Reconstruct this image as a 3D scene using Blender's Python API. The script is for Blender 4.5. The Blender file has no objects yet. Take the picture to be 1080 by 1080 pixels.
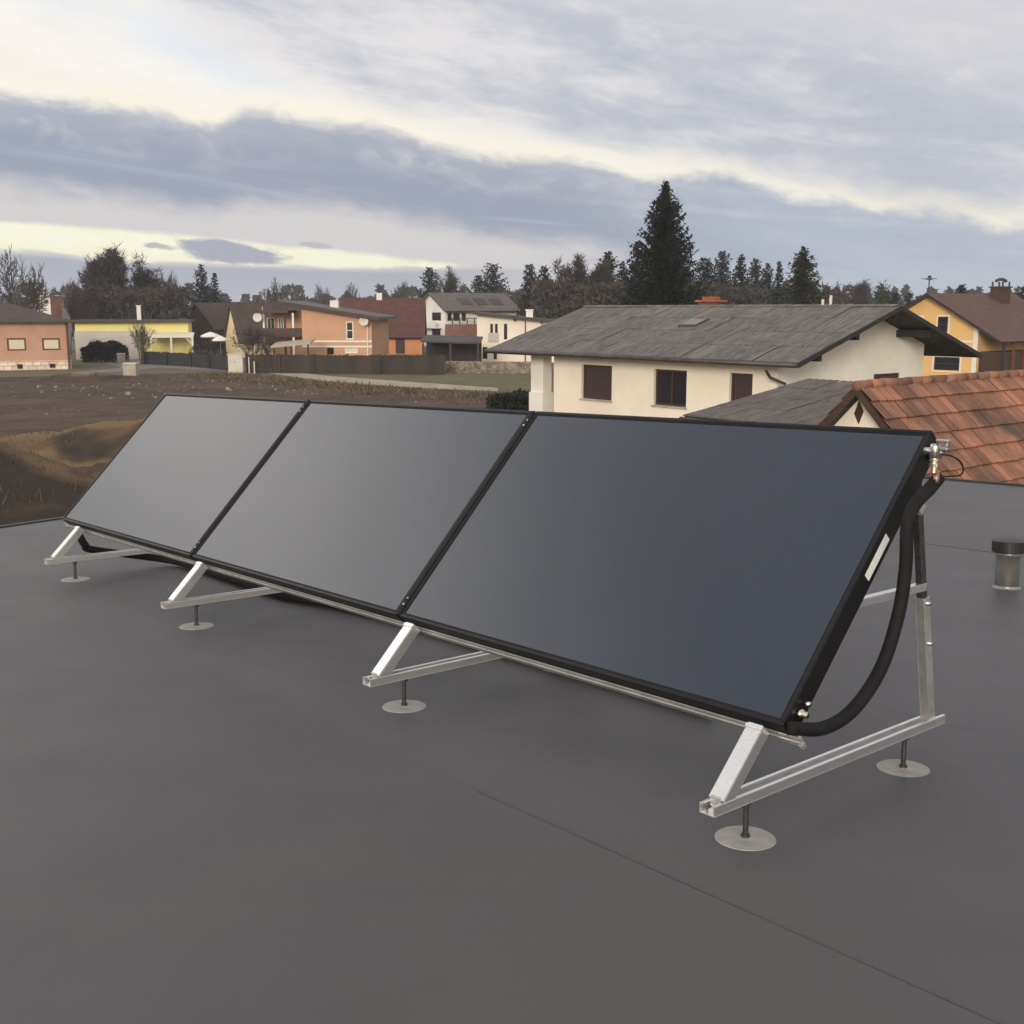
import bpy, math, random
from mathutils import Vector, Matrix
R = math.radians
rnd = random.Random(11)
scene = bpy.context.scene
COL = scene.collection
ZC = 4.9                      # camera height above the ground
FPX, PW = 1200.0, R(10.1)     # focal length in photo pixels, camera pitch

# ------------------------------------------------------------------ helpers
def lin(c):
    return c / 12.92 if c <= .04045 else ((c + .055) / 1.055) ** 2.4
def S(r, g, b): return (lin(r / 255), lin(g / 255), lin(b / 255), 1)
def ray(px, py):
    a, b = (px - 540) / FPX, (540 - py) / FPX
    return Vector((a, math.cos(PW) + b * math.sin(PW), -math.sin(PW) + b * math.cos(PW)))
CAM = Vector((0, 0, ZC))
def at(px, py, Y):
    d = ray(px, py); return CAM + d * (Y / d.y)
def G(px, py, z=0.0):
    d = ray(px, py); return CAM + d * ((z - ZC) / d.z)
def hz(py, Y):                # height of the image row py at depth Y
    return at(540, py, Y).z

class MB:
    def __init__(s): s.v = []; s.f = []
    def poly(s, pts):
        n = len(s.v); s.v += [tuple(p) for p in pts]; s.f.append(tuple(range(n, n + len(pts))))
    def obox(s, o, a, b, c):
        o, a, b, c = map(Vector, (o, a, b, c)); n = len(s.v)
        if a.cross(b).dot(c) < 0: a, b = b, a
        s.v += [tuple(p) for p in (o, o + a, o + a + b, o + b, o + c, o + a + c, o + a + b + c, o + b + c)]
        s.f += [(n, n+3, n+2, n+1), (n+4, n+5, n+6, n+7), (n, n+1, n+5, n+4), (n+1, n+2, n+6, n+5), (n+2, n+3, n+7, n+6), (n+3, n, n+4, n+7)]
    def box(s, x0, y0, z0, x1, y1, z1):
        s.obox((x0, y0, z0), (x1 - x0, 0, 0), (0, y1 - y0, 0), (0, 0, z1 - z0))
    def bar(s, p, q, w, h, up=(0, 0, 1)):
        p, q, up = Vector(p), Vector(q), Vector(up); d = (q - p); x = d.cross(up).normalized(); u = x.cross(d).normalized()
        s.obox(p - x * w / 2 - u * h / 2, d, x * w, u * h)
    def tube(s, pts, r, n=8, cap=True):
        pts = [Vector(p) for p in pts]; rr = r if isinstance(r, (list, tuple)) else [r] * len(pts); st = len(s.v)
        prev = None
        for i, p in enumerate(pts):
            d = (pts[min(i + 1, len(pts) - 1)] - pts[max(i - 1, 0)]).normalized()
            if prev is None:
                u = d.orthogonal().normalized()
            else:
                u = (prev - d * prev.dot(d)).normalized()
            prev = u; w = d.cross(u)
            for k in range(n):
                a = 2 * math.pi * k / n
                s.v.append(tuple(p + (u * math.cos(a) + w * math.sin(a)) * rr[i]))
        for i in range(len(pts) - 1):
            for k in range(n):
                a, b = st + i * n + k, st + i * n + (k + 1) % n
                s.f.append((a, b, b + n, a + n))
        if cap:
            s.f.append(tuple(st + k for k in reversed(range(n)))); e = st + (len(pts) - 1) * n
            s.f.append(tuple(e + k for k in range(n)))
    def cyl(s, c, r, z0, z1, n=24): s.tube([(c[0], c[1], z0), (c[0], c[1], z1)], r, n)
    def lathe(s, prof, n=32):
        st = len(s.v)
        for r, z in prof:
            for k in range(n):
                a = 2 * math.pi * k / n; s.v.append((r * math.cos(a), r * math.sin(a), z))
        for i in range(len(prof) - 1):
            for k in range(n):
                a, b = st + i * n + k, st + i * n + (k + 1) % n
                s.f.append((a, b, b + n, a + n))
    def build(s, name, m, parent=None, smooth=False, mat4=None, bevel=0):
        me = bpy.data.meshes.new(name); me.from_pydata(s.v, [], s.f); me.update()
        me.materials.append(m)
        if smooth: me.polygons.foreach_set('use_smooth', [True] * len(me.polygons))
        o = bpy.data.objects.new(name, me); COL.objects.link(o)
        if parent: o.parent = parent
        if mat4 is not None: o.matrix_local = mat4
        if bevel:
            b = o.modifiers.new('bevel', 'BEVEL'); b.width = bevel; b.segments = 2; b.limit_method = 'ANGLE'
        return o

def tag(o, label=None, cat=None, group=None, kind=None):
    if label: o['label'] = label
    if cat: o['category'] = cat
    if group: o['group'] = group
    if kind: o['kind'] = kind
    return o
def empty(name, mat4):
    o = bpy.data.objects.new(name, None); COL.objects.link(o); o.empty_display_size = .2
    o.matrix_world = mat4; return o
def place(loc, rz=0): return Matrix.Translation(Vector(loc)) @ Matrix.Rotation(rz, 4, 'Z')

# ------------------------------------------------------------------ materials
def nt_new(name):
    m = bpy.data.materials.new(name); m.use_nodes = True
    return m, m.node_tree, m.node_tree.nodes['Principled BSDF']
def mat(name, c, c2=None, scale=3.0, rough=.7, metal=0, bump=0, bscale=None, c3=None, s3=.6, stretch=(1, 1, 1), rvar=0, spec=.5, island=0, detail=6, lo=.35, hi=.65):
    m, t, b = nt_new(name); N, L = t.nodes, t.links
    b.inputs['Roughness'].default_value = rough; b.inputs['Metallic'].default_value = metal
    b.inputs['Specular IOR Level'].default_value = spec
    tc = N.new('ShaderNodeTexCoord'); mp = N.new('ShaderNodeMapping'); mp.inputs['Scale'].default_value = stretch
    L.new(tc.outputs['Object'], mp.inputs['Vector'])
    def noise(sc, det=detail):
        n = N.new('ShaderNodeTexNoise'); n.inputs['Scale'].default_value = sc; n.inputs['Detail'].default_value = det
        n.inputs['Roughness'].default_value = .62; L.new(mp.outputs[0], n.inputs['Vector']); return n.outputs['Fac']
    def mix(f, a, bb, mode='MIX'):
        x = N.new('ShaderNodeMix'); x.data_type = 'RGBA'; x.blend_type = mode
        if isinstance(f, (int, float)): x.inputs[0].default_value = f
        else: L.new(f, x.inputs[0])
        for i, q in ((6, a), (7, bb)):
            if isinstance(q, tuple): x.inputs[i].default_value = q
            else: L.new(q, x.inputs[i])
        return x.outputs[2]
    def ramp(f, lo, hi):
        r = N.new('ShaderNodeMapRange'); r.inputs['From Min'].default_value = lo; r.inputs['From Max'].default_value = hi
        r.interpolation_type = 'SMOOTHSTEP'; L.new(f, r.inputs['Value']); return r.outputs[0]
    out = c
    if c2 is not None: out = mix(ramp(noise(scale), lo, hi), c, c2)
    if c3 is not None: out = mix(ramp(noise(s3), .48, .68), out, c3)
    if island:
        g = N.new('ShaderNodeNewGeometry'); r = N.new('ShaderNodeMapRange'); r.inputs['To Min'].default_value = 1 - island; r.inputs['To Max'].default_value = 1 + island
        L.new(g.outputs['Random Per Island'], r.inputs['Value'])
        hsv = N.new('ShaderNodeHueSaturation'); L.new(r.outputs[0], hsv.inputs['Value'])
        if isinstance(out, tuple): hsv.inputs['Color'].default_value = out
        else: L.new(out, hsv.inputs['Color'])
        out = hsv.outputs[0]
    if isinstance(out, tuple): b.inputs['Base Color'].default_value = out
    else: L.new(out, b.inputs['Base Color'])
    if rvar:
        r = N.new('ShaderNodeMapRange'); r.inputs['To Min'].default_value = rough - rvar; r.inputs['To Max'].default_value = rough + rvar
        L.new(noise(scale * 1.7), r.inputs['Value']); L.new(r.outputs[0], b.inputs['Roughness'])
    if bump:
        bp = N.new('ShaderNodeBump'); bp.inputs['Strength'].default_value = 1; bp.inputs['Distance'].default_value = bump
        L.new(noise(bscale or scale * 8), bp.inputs['Height']); L.new(bp.outputs[0], b.inputs['Normal'])
    return m
def brick_mat(name, c1, c2, mortar, bw, bh, ms=.02, rough=.8, bump=.01):
    m, t, b = nt_new(name); N, L = t.nodes, t.links
    tc = N.new('ShaderNodeTexCoord'); mp = N.new('ShaderNodeMapping'); L.new(tc.outputs['Object'], mp.inputs['Vector'])
    br = N.new('ShaderNodeTexBrick'); L.new(mp.outputs[0], br.inputs['Vector'])
    br.inputs['Scale'].default_value = 1; br.inputs['Brick Width'].default_value = bw; br.inputs['Row Height'].default_value = bh
    br.inputs['Mortar Size'].default_value = ms; br.inputs['Color1'].default_value = c1; br.inputs['Color2'].default_value = c2; br.inputs['Mortar'].default_value = mortar
    ns = N.new('ShaderNodeTexNoise'); ns.inputs['Scale'].default_value = 1.3; ns.inputs['Detail'].default_value = 7; L.new(tc.outputs['Object'], ns.inputs['Vector'])
    mr = N.new('ShaderNodeMapRange'); mr.inputs['To Min'].default_value = .55; mr.inputs['To Max'].default_value = 1.45; L.new(ns.outputs[0], mr.inputs[0])
    hs = N.new('ShaderNodeHueSaturation'); L.new(br.outputs['Color'], hs.inputs['Color']); L.new(mr.outputs[0], hs.inputs['Value'])
    L.new(hs.outputs[0], b.inputs['Base Color']); b.inputs['Roughness'].default_value = rough
    bp = N.new('ShaderNodeBump'); bp.inputs['Distance'].default_value = bump; bp.invert = True
    L.new(br.outputs['Fac'], bp.inputs['Height']); L.new(bp.outputs[0], b.inputs['Normal'])
    return m, mp

M = {}
M['membrane'] = mat('roof membrane', S(86, 84, 86), S(80, 79, 81), 1.1, rough=.50, rvar=.08, c3=S(89, 86, 85), s3=.35, bump=.0012, bscale=60, spec=.35)
M['membrane2'] = mat('patch membrane', S(168, 165, 158), S(150, 147, 142), 14, rough=.55, bump=.0006, bscale=120)
M['seam'] = mat('welded seam', S(44, 42, 42), S(70, 67, 66), 5, rough=.6)
M['seampale'] = mat('faint welded seam', S(66, 64, 63), S(82, 79, 79), 2.5, rough=.6)
M['trim'] = mat('dark edge metal', S(44, 40, 39), S(56, 51, 49), 4, rough=.6)
M['black'] = mat('black anodised frame', (.007, .007, .0075, 1), (.010, .0095, .0095, 1), 9, rough=.38, spec=.28)
M['rubber'] = mat('black foam insulation', (.007, .006, .007, 1), (.011, .010, .011, 1), 20, rough=.75, bump=.002, bscale=90, spec=.3)
M['glass'] = mat('solar absorber glass', S(30, 41, 57), S(26, 37, 52), .8, rough=.20, spec=.8, rvar=.035)
M['alu'] = mat('mill finish aluminium', (.88, .87, .86, 1), (.80, .79, .78, 1), 14, rough=.30, metal=.9, stretch=(8, 1, 8), rvar=.05)
M['aluworn'] = mat('dull aluminium', (.62, .615, .60, 1), (.50, .49, .475, 1), 12, rough=.45, metal=.8)
M['stud'] = mat('dark steel stud', (.05, .05, .052, 1), (.09, .085, .08, 1), 40, rough=.5, metal=.6)
M['brass'] = mat('nickel brass fitting', (.66, .58, .45, 1), (.75, .72, .66, 1), 30, rough=.22, metal=1)
M['chrome'] = mat('chrome fitting', (.62, .61, .60, 1), (.5, .49, .48, 1), 60, rough=.28, metal=1)
M['copper'] = mat('copper pipe', (.46, .27, .20, 1), (.34, .21, .16, 1), 30, rough=.45, metal=1)
M['sticker'] = mat('white sticker', (.82, .82, .82, 1), (.55, .55, .55, 1), 160, rough=.5, lo=.55, hi=.6)
M['vent'] = mat('grey vent plastic', S(84, 80, 75), S(72, 69, 65), 10, rough=.55)
M['ventcap'] = mat('black vent cap', (.016, .014, .015, 1), None, rough=.5)
M['collar'] = mat('pale metal collar', (.30, .295, .28, 1), None, rough=.35, metal=.5)

M['soil'] = mat('field soil', S(80, 60, 45), S(58, 44, 34), .55, rough=.95, c3=S(94, 72, 52), s3=.12, bump=.12, bscale=2.2)
M['ground'] = mat('winter grass', S(104, 96, 68), S(88, 84, 58), .12, rough=.95, c3=S(112, 98, 74), s3=.03, bump=.05, bscale=4)
M['lawn'] = mat('lawn', S(104, 97, 66), S(90, 84, 58), .35, rough=.95, bump=.04, bscale=5)
M['path'] = mat('gravel path', S(176, 164, 146), S(150, 139, 124), .8, rough=.95, bump=.02, bscale=8)
M['asphalt'] = mat('pale asphalt', S(128, 124, 122), S(112, 108, 106), .5, rough=.9)
M['mound'] = mat('grassy earth', S(118, 98, 64), S(84, 68, 46), .8, rough=.95, c3=S(74, 58, 42), s3=.35, bump=.1, bscale=3)
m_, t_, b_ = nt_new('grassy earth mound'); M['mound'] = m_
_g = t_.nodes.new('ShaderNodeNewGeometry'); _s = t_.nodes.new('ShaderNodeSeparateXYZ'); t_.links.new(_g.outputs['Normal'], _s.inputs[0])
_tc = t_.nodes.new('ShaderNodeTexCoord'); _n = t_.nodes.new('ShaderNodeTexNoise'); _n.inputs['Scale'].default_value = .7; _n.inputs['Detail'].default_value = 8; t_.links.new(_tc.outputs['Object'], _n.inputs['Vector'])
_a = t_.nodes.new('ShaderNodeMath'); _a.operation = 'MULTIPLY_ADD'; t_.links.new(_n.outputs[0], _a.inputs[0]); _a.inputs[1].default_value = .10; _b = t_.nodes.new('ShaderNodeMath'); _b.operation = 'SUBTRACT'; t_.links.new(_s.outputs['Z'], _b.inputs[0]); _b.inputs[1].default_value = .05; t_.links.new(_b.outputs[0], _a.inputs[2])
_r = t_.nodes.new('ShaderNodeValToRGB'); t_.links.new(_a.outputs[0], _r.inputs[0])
_e = _r.color_ramp.elements; _e[0].position = .915; _e[0].color = S(45, 37, 31); _e[1].position = .968; _e[1].color = S(112, 90, 58); _x = _e.new(.940); _x.color = S(74, 58, 41)  # grass on top; shade of the steep faces painted in as darker soil
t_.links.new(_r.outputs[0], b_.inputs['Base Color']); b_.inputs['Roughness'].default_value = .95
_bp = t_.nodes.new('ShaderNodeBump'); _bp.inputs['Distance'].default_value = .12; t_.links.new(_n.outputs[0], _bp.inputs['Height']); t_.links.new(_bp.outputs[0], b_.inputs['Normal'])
M['drygrass'] = mat('dry grass blades', S(116, 99, 74), S(80, 66, 50), .6, rough=.9)
M['weeds'] = mat('dead weeds', S(118, 103, 84), S(82, 70, 58), .7, rough=.95)
M['stone'] = mat('pale stone', S(150, 138, 124), S(106, 95, 84), 2, rough=.9, island=.3)

M['cream'] = mat('cream render', S(247, 236, 217), S(241, 229, 209), .9, rough=.9, bump=.004, bscale=30, c3=S(237, 222, 204), s3=.3)
M['offwhite'] = mat('weathered white render', S(240, 236, 226), S(230, 224, 212), .7, rough=.9, bump=.004, bscale=30)
M['salmon'] = mat('salmon render', S(197, 156, 132), S(189, 148, 125), .6, rough=.9)
M['orange'] = mat('apricot render', S(206, 160, 130), S(198, 153, 124), .5, rough=.9)
M['orange2'] = mat('orange render', S(222, 152, 108), S(214, 144, 101), .5, rough=.9)
M['ochre'] = mat('golden render', S(236, 192, 126), S(229, 184, 119), .5, rough=.9)
M['yellow'] = mat('yellow render', S(240, 229, 152), S(234, 221, 144), .5, rough=.9)
M['paleyellow'] = mat('pale yellow render', S(232, 212, 170), S(225, 204, 162), .5, rough=.9)
M['white'] = mat('white render', S(238, 234, 226), S(228, 222, 214), .6, rough=.85)
M['greyrender'] = mat('grey white render', S(202, 194, 186), S(190, 182, 174), .5, rough=.9)
M['trimwhite'] = mat('white trim', S(236, 230, 218), None, rough=.7)
M['brownwood'] = mat('dark brown wood', S(74, 50, 40), S(58, 40, 33), 3, rough=.65, stretch=(1, 1, 6))
M['darkwood'] = mat('black brown timber', S(46, 40, 40), S(36, 32, 33), 2, rough=.75, stretch=(1, 6, 1))
M['redwood'] = mat('red brown wood', S(120, 66, 42), S(98, 54, 36), 3, rough=.7)
M['pane'] = mat('window glass', (.02, .02, .024, 1), None, rough=.08, spec=.6)
M['panebrown'] = mat('closed brown blind', S(66, 48, 46), S(58, 42, 42), 2, rough=.5, stretch=(1, 1, 22))
M['shutter'] = mat('pale roller shutter', S(226, 214, 190), S(212, 200, 178), 3, rough=.6, stretch=(1, 1, 20))
M['darkroof'] = mat('dark sheet roof', S(72, 66, 64), S(60, 55, 54), .7, rough=.7)
M['gutter'] = mat('weathered gutter', S(84, 76, 72), S(66, 60, 58), 2, rough=.5, metal=.3)
M['fence'] = mat('dark fence', S(70, 60, 54), S(52, 45, 42), .8, rough=.9, stretch=(1, 1, .3))
M['fenceblue'] = mat('charcoal fence', S(54, 54, 58), S(44, 44, 49), .8, rough=.85)
M['cabinet'] = mat('pale grey cabinet', S(212, 206, 192), S(200, 194, 182), 2, rough=.6)
M['concrete'] = mat('concrete', S(186, 176, 160), S(164, 154, 140), 2, rough=.9)
M['slate'] = mat('fibre cement slates', S(114, 110, 107), S(82, 78, 76), 4.5, stretch=(2.6, .45, 1), rough=.85, c3=S(120, 114, 107), s3=.7, island=.10, bump=.015, bscale=9)
M['slate2'] = mat('grey annex slates', S(106, 98, 94), S(80, 74, 72), 4.5, stretch=(2.6, .45, 1), rough=.85, c3=S(112, 103, 94), s3=.7, island=.12, bump=.01, bscale=12)
M['redtile'] = mat('weathered clay tiles', S(160, 109, 84), S(116, 84, 69), 1.3, rough=.85, c3=S(88, 72, 62), s3=.7, island=.26, bump=.008, bscale=18)
M['hatch'] = mat('weathered hatch pane', S(132, 127, 122), S(124, 119, 114), 3, rough=.6)
M['brick'] = mat('chimney brick', S(118, 82, 72), S(96, 68, 60), 3, rough=.9, bump=.02, bscale=8)
M['darkbrick'] = mat('brown chimney', S(84, 56, 48), S(70, 48, 42), 3, rough=.9)
M['dish'] = mat('satellite dish', S(216, 206, 196), None, rough=.5)
M['steel'] = mat('galvanised steel', (.35, .35, .36, 1), None, rough=.4, metal=.8)
M['bark'] = mat('grey bark', S(92, 82, 76), S(70, 62, 58), 2, rough=.95)
M['twig'] = mat('bare twigs', S(86, 76, 72), S(68, 60, 58), .6, rough=.95)
M['twigbrown'] = mat('brown twigs', S(80, 72, 68), S(64, 58, 55), .6, rough=.95)
M['needle'] = mat('spruce needles', S(50, 56, 54), S(36, 42, 41), .5, rough=.8, island=.3, spec=.2)
M['needle2'] = mat('olive needles', S(72, 74, 58), S(54, 58, 46), .5, rough=.8, island=.3, spec=.2)
M['needle3'] = mat('blue green needles', S(60, 67, 68), S(46, 54, 56), .5, rough=.8, island=.3, spec=.2)
M['hedge'] = mat('evergreen hedge', S(44, 48, 40), S(32, 35, 30), .9, rough=.9, island=.3, spec=.2)
M['woodland'] = mat('far woodland', S(78, 78, 78), S(66, 68, 66), .08, rough=.95, island=.2, spec=.1)
M['tan'] = mat('tan thicket', S(80, 73, 69), S(64, 59, 57), .4, rough=.95, island=.25, spec=.1)
M['stonework'], _mp = brick_mat('pale stone plinth', S(238, 226, 208), S(222, 200, 180), S(204, 164, 144), .62, .34, .035)
_mp.inputs['Rotation'].default_value = (R(90), 0, 0)
M['gabion'], _mp = brick_mat('gabion stone', S(158, 148, 130), S(120, 112, 100), S(70, 64, 58), .3, .2, .03)
_mp.inputs['Rotation'].default_value = (R(90), 0, 0)
M['tilegrey'], _ = brick_mat('grey roof tiles', S(112, 102, 96), S(96, 88, 84), S(70, 64, 62), .35, .38)
M['tilebrown'], _ = brick_mat('brown roof tiles', S(104, 76, 66), S(92, 66, 58), S(64, 48, 44), .35, .38)
M['tiledarkbrown'], _ = brick_mat('dark brown roof tiles', S(84, 68, 62), S(74, 60, 56), S(52, 44, 42), .35, .38)
M['tilered'], _ = brick_mat('dark red roof tiles', S(98, 58, 54), S(88, 52, 49), S(66, 42, 40), .35, .38)
M['tilerust'], _ = brick_mat('rust roof tiles', S(130, 88, 72), S(116, 78, 66), S(84, 58, 52), .35, .38)

# ------------------------------------------------------------------ roof frame
SR = 1.55
MR = Matrix.Translation((0, 0, ZC)) @ Matrix.Rotation(R(-2.53), 4, 'X') @ Matrix.Translation((0, 0, -SR))
YAW = R(-48.87)
B0 = Vector((.877, 3.514, 0))
MP = MR @ Matrix.Translation(B0) @ Matrix.Rotation(YAW, 4, 'Z')     # x = along the row, y = back, z = up from the membrane
MPI = MP.inverted()
def roof_hit(px, py, axis, val):
    d = MPI.to_3x3() @ ray(px, py); o = MPI @ CAM
    return o + d * ((val - o[axis]) / d[axis])

# building we stand on
fold, rise_z = 6.0, .22
e2 = roof_hit(1079, 513, 2, rise_z); e1 = roof_hit(990, 505, 2, rise_z)
BK = (e1.y + e2.y) / 2
l1 = roof_hit(0, 557, 2, .0); l2 = roof_hit(62, 548, 2, .0)
def lx(y): return l1.x + (l2.x - l1.x) * (y - l1.y) / (l2.y - l1.y)
XR, YF = 9.0, -9.0
bld = empty('flat_roofed_building', MP)
tag(bld, 'flat roofed building under the camera, covered with grey membrane', 'building')
m = MB()
seams = [-8.53 + 2 * i for i in range(8)]
cuts = [YF] + [s for s in seams if YF < s < fold] + [fold]
cut2 = lambda y: .0
for i in range(len(cuts) - 1):          # each 2 m membrane sheet laps 4 mm over the next
    y0, y1 = cuts[i], cuts[i + 1] + (.06 if i < len(cuts) - 2 else 0)
    za, zb = .0, .004
    if i == len(cuts) - 2: zb = 0.0
    m.poly([(lx(y0), y0, za), (XR, y0, za), (XR, y1, zb), (lx(y1), y1, zb)])
m.poly([(lx(fold), fold, 0), (XR, fold, 0), (XR, BK, rise_z), (lx(BK), BK, rise_z)])
m.build('roof_membrane', M['membrane'], bld)
m = MB()
for s in seams:
    if YF < s < fold: m.box(-1.0 if abs(s + .53) < .01 else lx(s), s + .0605, .0005, XR, s + .0638, .0042)
    if abs(s + .53) < .01: m.build('seam', M['seam'], bld); m = MB()
m.box(lx(fold) + .1, fold - .003, .001, XR, fold + .003, .003)
m.build('seam', M['seampale'], bld)
m = MB()
dl = Vector((lx(20) - lx(0), 20, 0)).normalized(); nl = Vector((dl.y, -dl.x, 0))
p0, p1, p2 = Vector((lx(YF), YF, 0)), Vector((lx(fold), fold, 0)), Vector((lx(BK), BK, rise_z))
for p, q in ((p0, p1), (p1, p2)):
    m.obox(p - nl * .06 + Vector((0, 0, -.10)), q - p, nl * .075, Vector((0, 0, .116)))
m.obox(p2 + Vector((-.06, -.03, -.1)), (XR - p2.x + .12, 0, 0), (0, .08, 0), (0, 0, .118))
m.build('edge_trim', M['trim'], bld)
m = MB()
m.obox(p0 + Vector((.02, .02, -3.2)), p2 - p0 - Vector((0, 0, rise_z)), (.2, 0, 0), (0, 0, 3.1))
m.obox(p2 + Vector((.02, -.25, -3.2 - rise_z)), (XR - p2.x - .05, 0, 0), (0, .2, 0), (0, 0, 3.1 + rise_z))
m.box(XR - .3, YF, -3.2, XR - .05, BK - .3, -.02)
m.build('wall', M['white'], bld)

# ------------------------------------------------------------------ solar collectors
W, LP, TILT, BZ = 2.135, 1.247, R(47.09), .390
MT = Matrix.Translation((0, 0, BZ)) @ Matrix.Rotation(TILT, 4, 'X')   # x row, y up the slope, z out of the glass
TH = .085
labels = ['solar collector at the near right end, dark blue glass, white label on its side',
          'middle solar collector of the row of three, grey glass between two black joints',
          'solar collector at the far left end of the row, palest glass, nearest the mounds']
for i in range(3):
    root = empty('solar_collector', MP @ Matrix.Translation((-i * W, 0, 0)) @ MT)
    tag(root, labels[i], 'solar collector', 'solar collectors mounted in a row on the flat roof')
    w0, w1 = -W + .013, -.013
    m = MB(); rim = .015
    m.box(w0, 0, -TH, w1, rim, 0); m.box(w0, LP - rim, -TH, w1, LP, 0)
    m.box(w0, rim, -TH, w0 + rim, LP - rim, 0); m.box(w1 - rim, rim, -TH, w1, LP - rim, 0)
    m.build('casing', M['black'], root, bevel=.003)
    m = MB(); m.box(w0 + rim, rim, -TH + .002, w1 - rim, LP - rim, -TH + .012); m.build('back_plate', M['aluworn'], root)
    m = MB(); m.box(w0 + rim, rim, -.012, w1 - rim, LP - rim, -.0045); m.build('glass', M['glass'], root)
    m = MB(); g = rim; k = .009                                     # seal around the pane
    m.box(w0 + g, g, -.0044, w1 - g, g + k, -.002); m.box(w0 + g, LP - g - k, -.0044, w1 - g, LP - g, -.002)
    m.box(w0 + g, g + k, -.0044, w0 + g + k, LP - g - k, -.002); m.box(w1 - g - k, g + k, -.0044, w1 - g, LP - g - k, -.002)
    m.build('seal', M['rubber'], root)
    if i < 2:
        m = MB(); m.box(-W - .014, .004, .0008, -W + .014, LP - .004, .004); m.box(-W - .0125, .01, -TH + .01, -W + .0125, LP - .01, .0007)
        m.build('joint_strip', M['rubber'], root)
        for yb in (.06, LP - .10):
            m = MB(); m.tube([(-W, yb, .0041), (-W, yb, .009)], .0065, 8); m.tube([(-W, yb + .035, .0041), (-W, yb + .035, .008)], .0045, 8)
            m.build('joint_bolt', M['chrome'], root, True)
    if i == 0:
        m = MB(); m.box(-.0128, .62, -.062, -.0118, .80, -.028); m.build('rating_label', M['sticker'], root)
        m = MB(); m.tube([(-.014, .075, -.045), (.004, .075, -.045), (.004, .075, -.045), (.02, .075, -.045)], [.017, .017, .011, .011], 10)
        m.tube([(-.014, .115, -.045), (.012, .115, -.045)], .009, 8)
        m.build('pipe_plug', M['brass'], root, True)
        m = MB(); m.tube([(-.014, LP - .07, -.05), (.03, LP - .07, -.05)], .014, 12); m.tube([(-.0125, LP - .07, -.05), (.0, LP - .07, -.05)], .021, 6)
        m.build('pipe_outlet', M['brass'], root, True)

# mounting rails below and behind the collectors
for (yy, x0, x1, nm) in ((-.0, -3 * W - .05, .035, 'bright aluminium rail under the lower edge of the three collectors'),
                         (.98, -3 * W - .02, .02, 'aluminium rail behind the upper part of the three collectors')):
    root = empty('mounting_rail', MP @ MT)
    tag(root, nm, 'mounting rail', 'mounting rails')
    m = MB()
    if yy < .1: m.box(x0, -.006, -TH, x1, -.0015, -.052); m.box(x0, -.014, -TH - .012, x1, -.0065, -.070)
    else: m.box(x0, yy - .022, -TH - .040, x1, yy + .02, -TH - .001)
    m.build('rail', M['aluworn'], root, bevel=.002)
    if yy < .1:
        m = MB(); m.box(x1 - .010, -.024, -TH - .004, x1 + .003, -.0145, -.064); m.box(x1 - .008, -.0062, -.0515, x1 + .002, -.001, -.038); m.build('end_clamp', M['alu'], root, bevel=.001)

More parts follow.
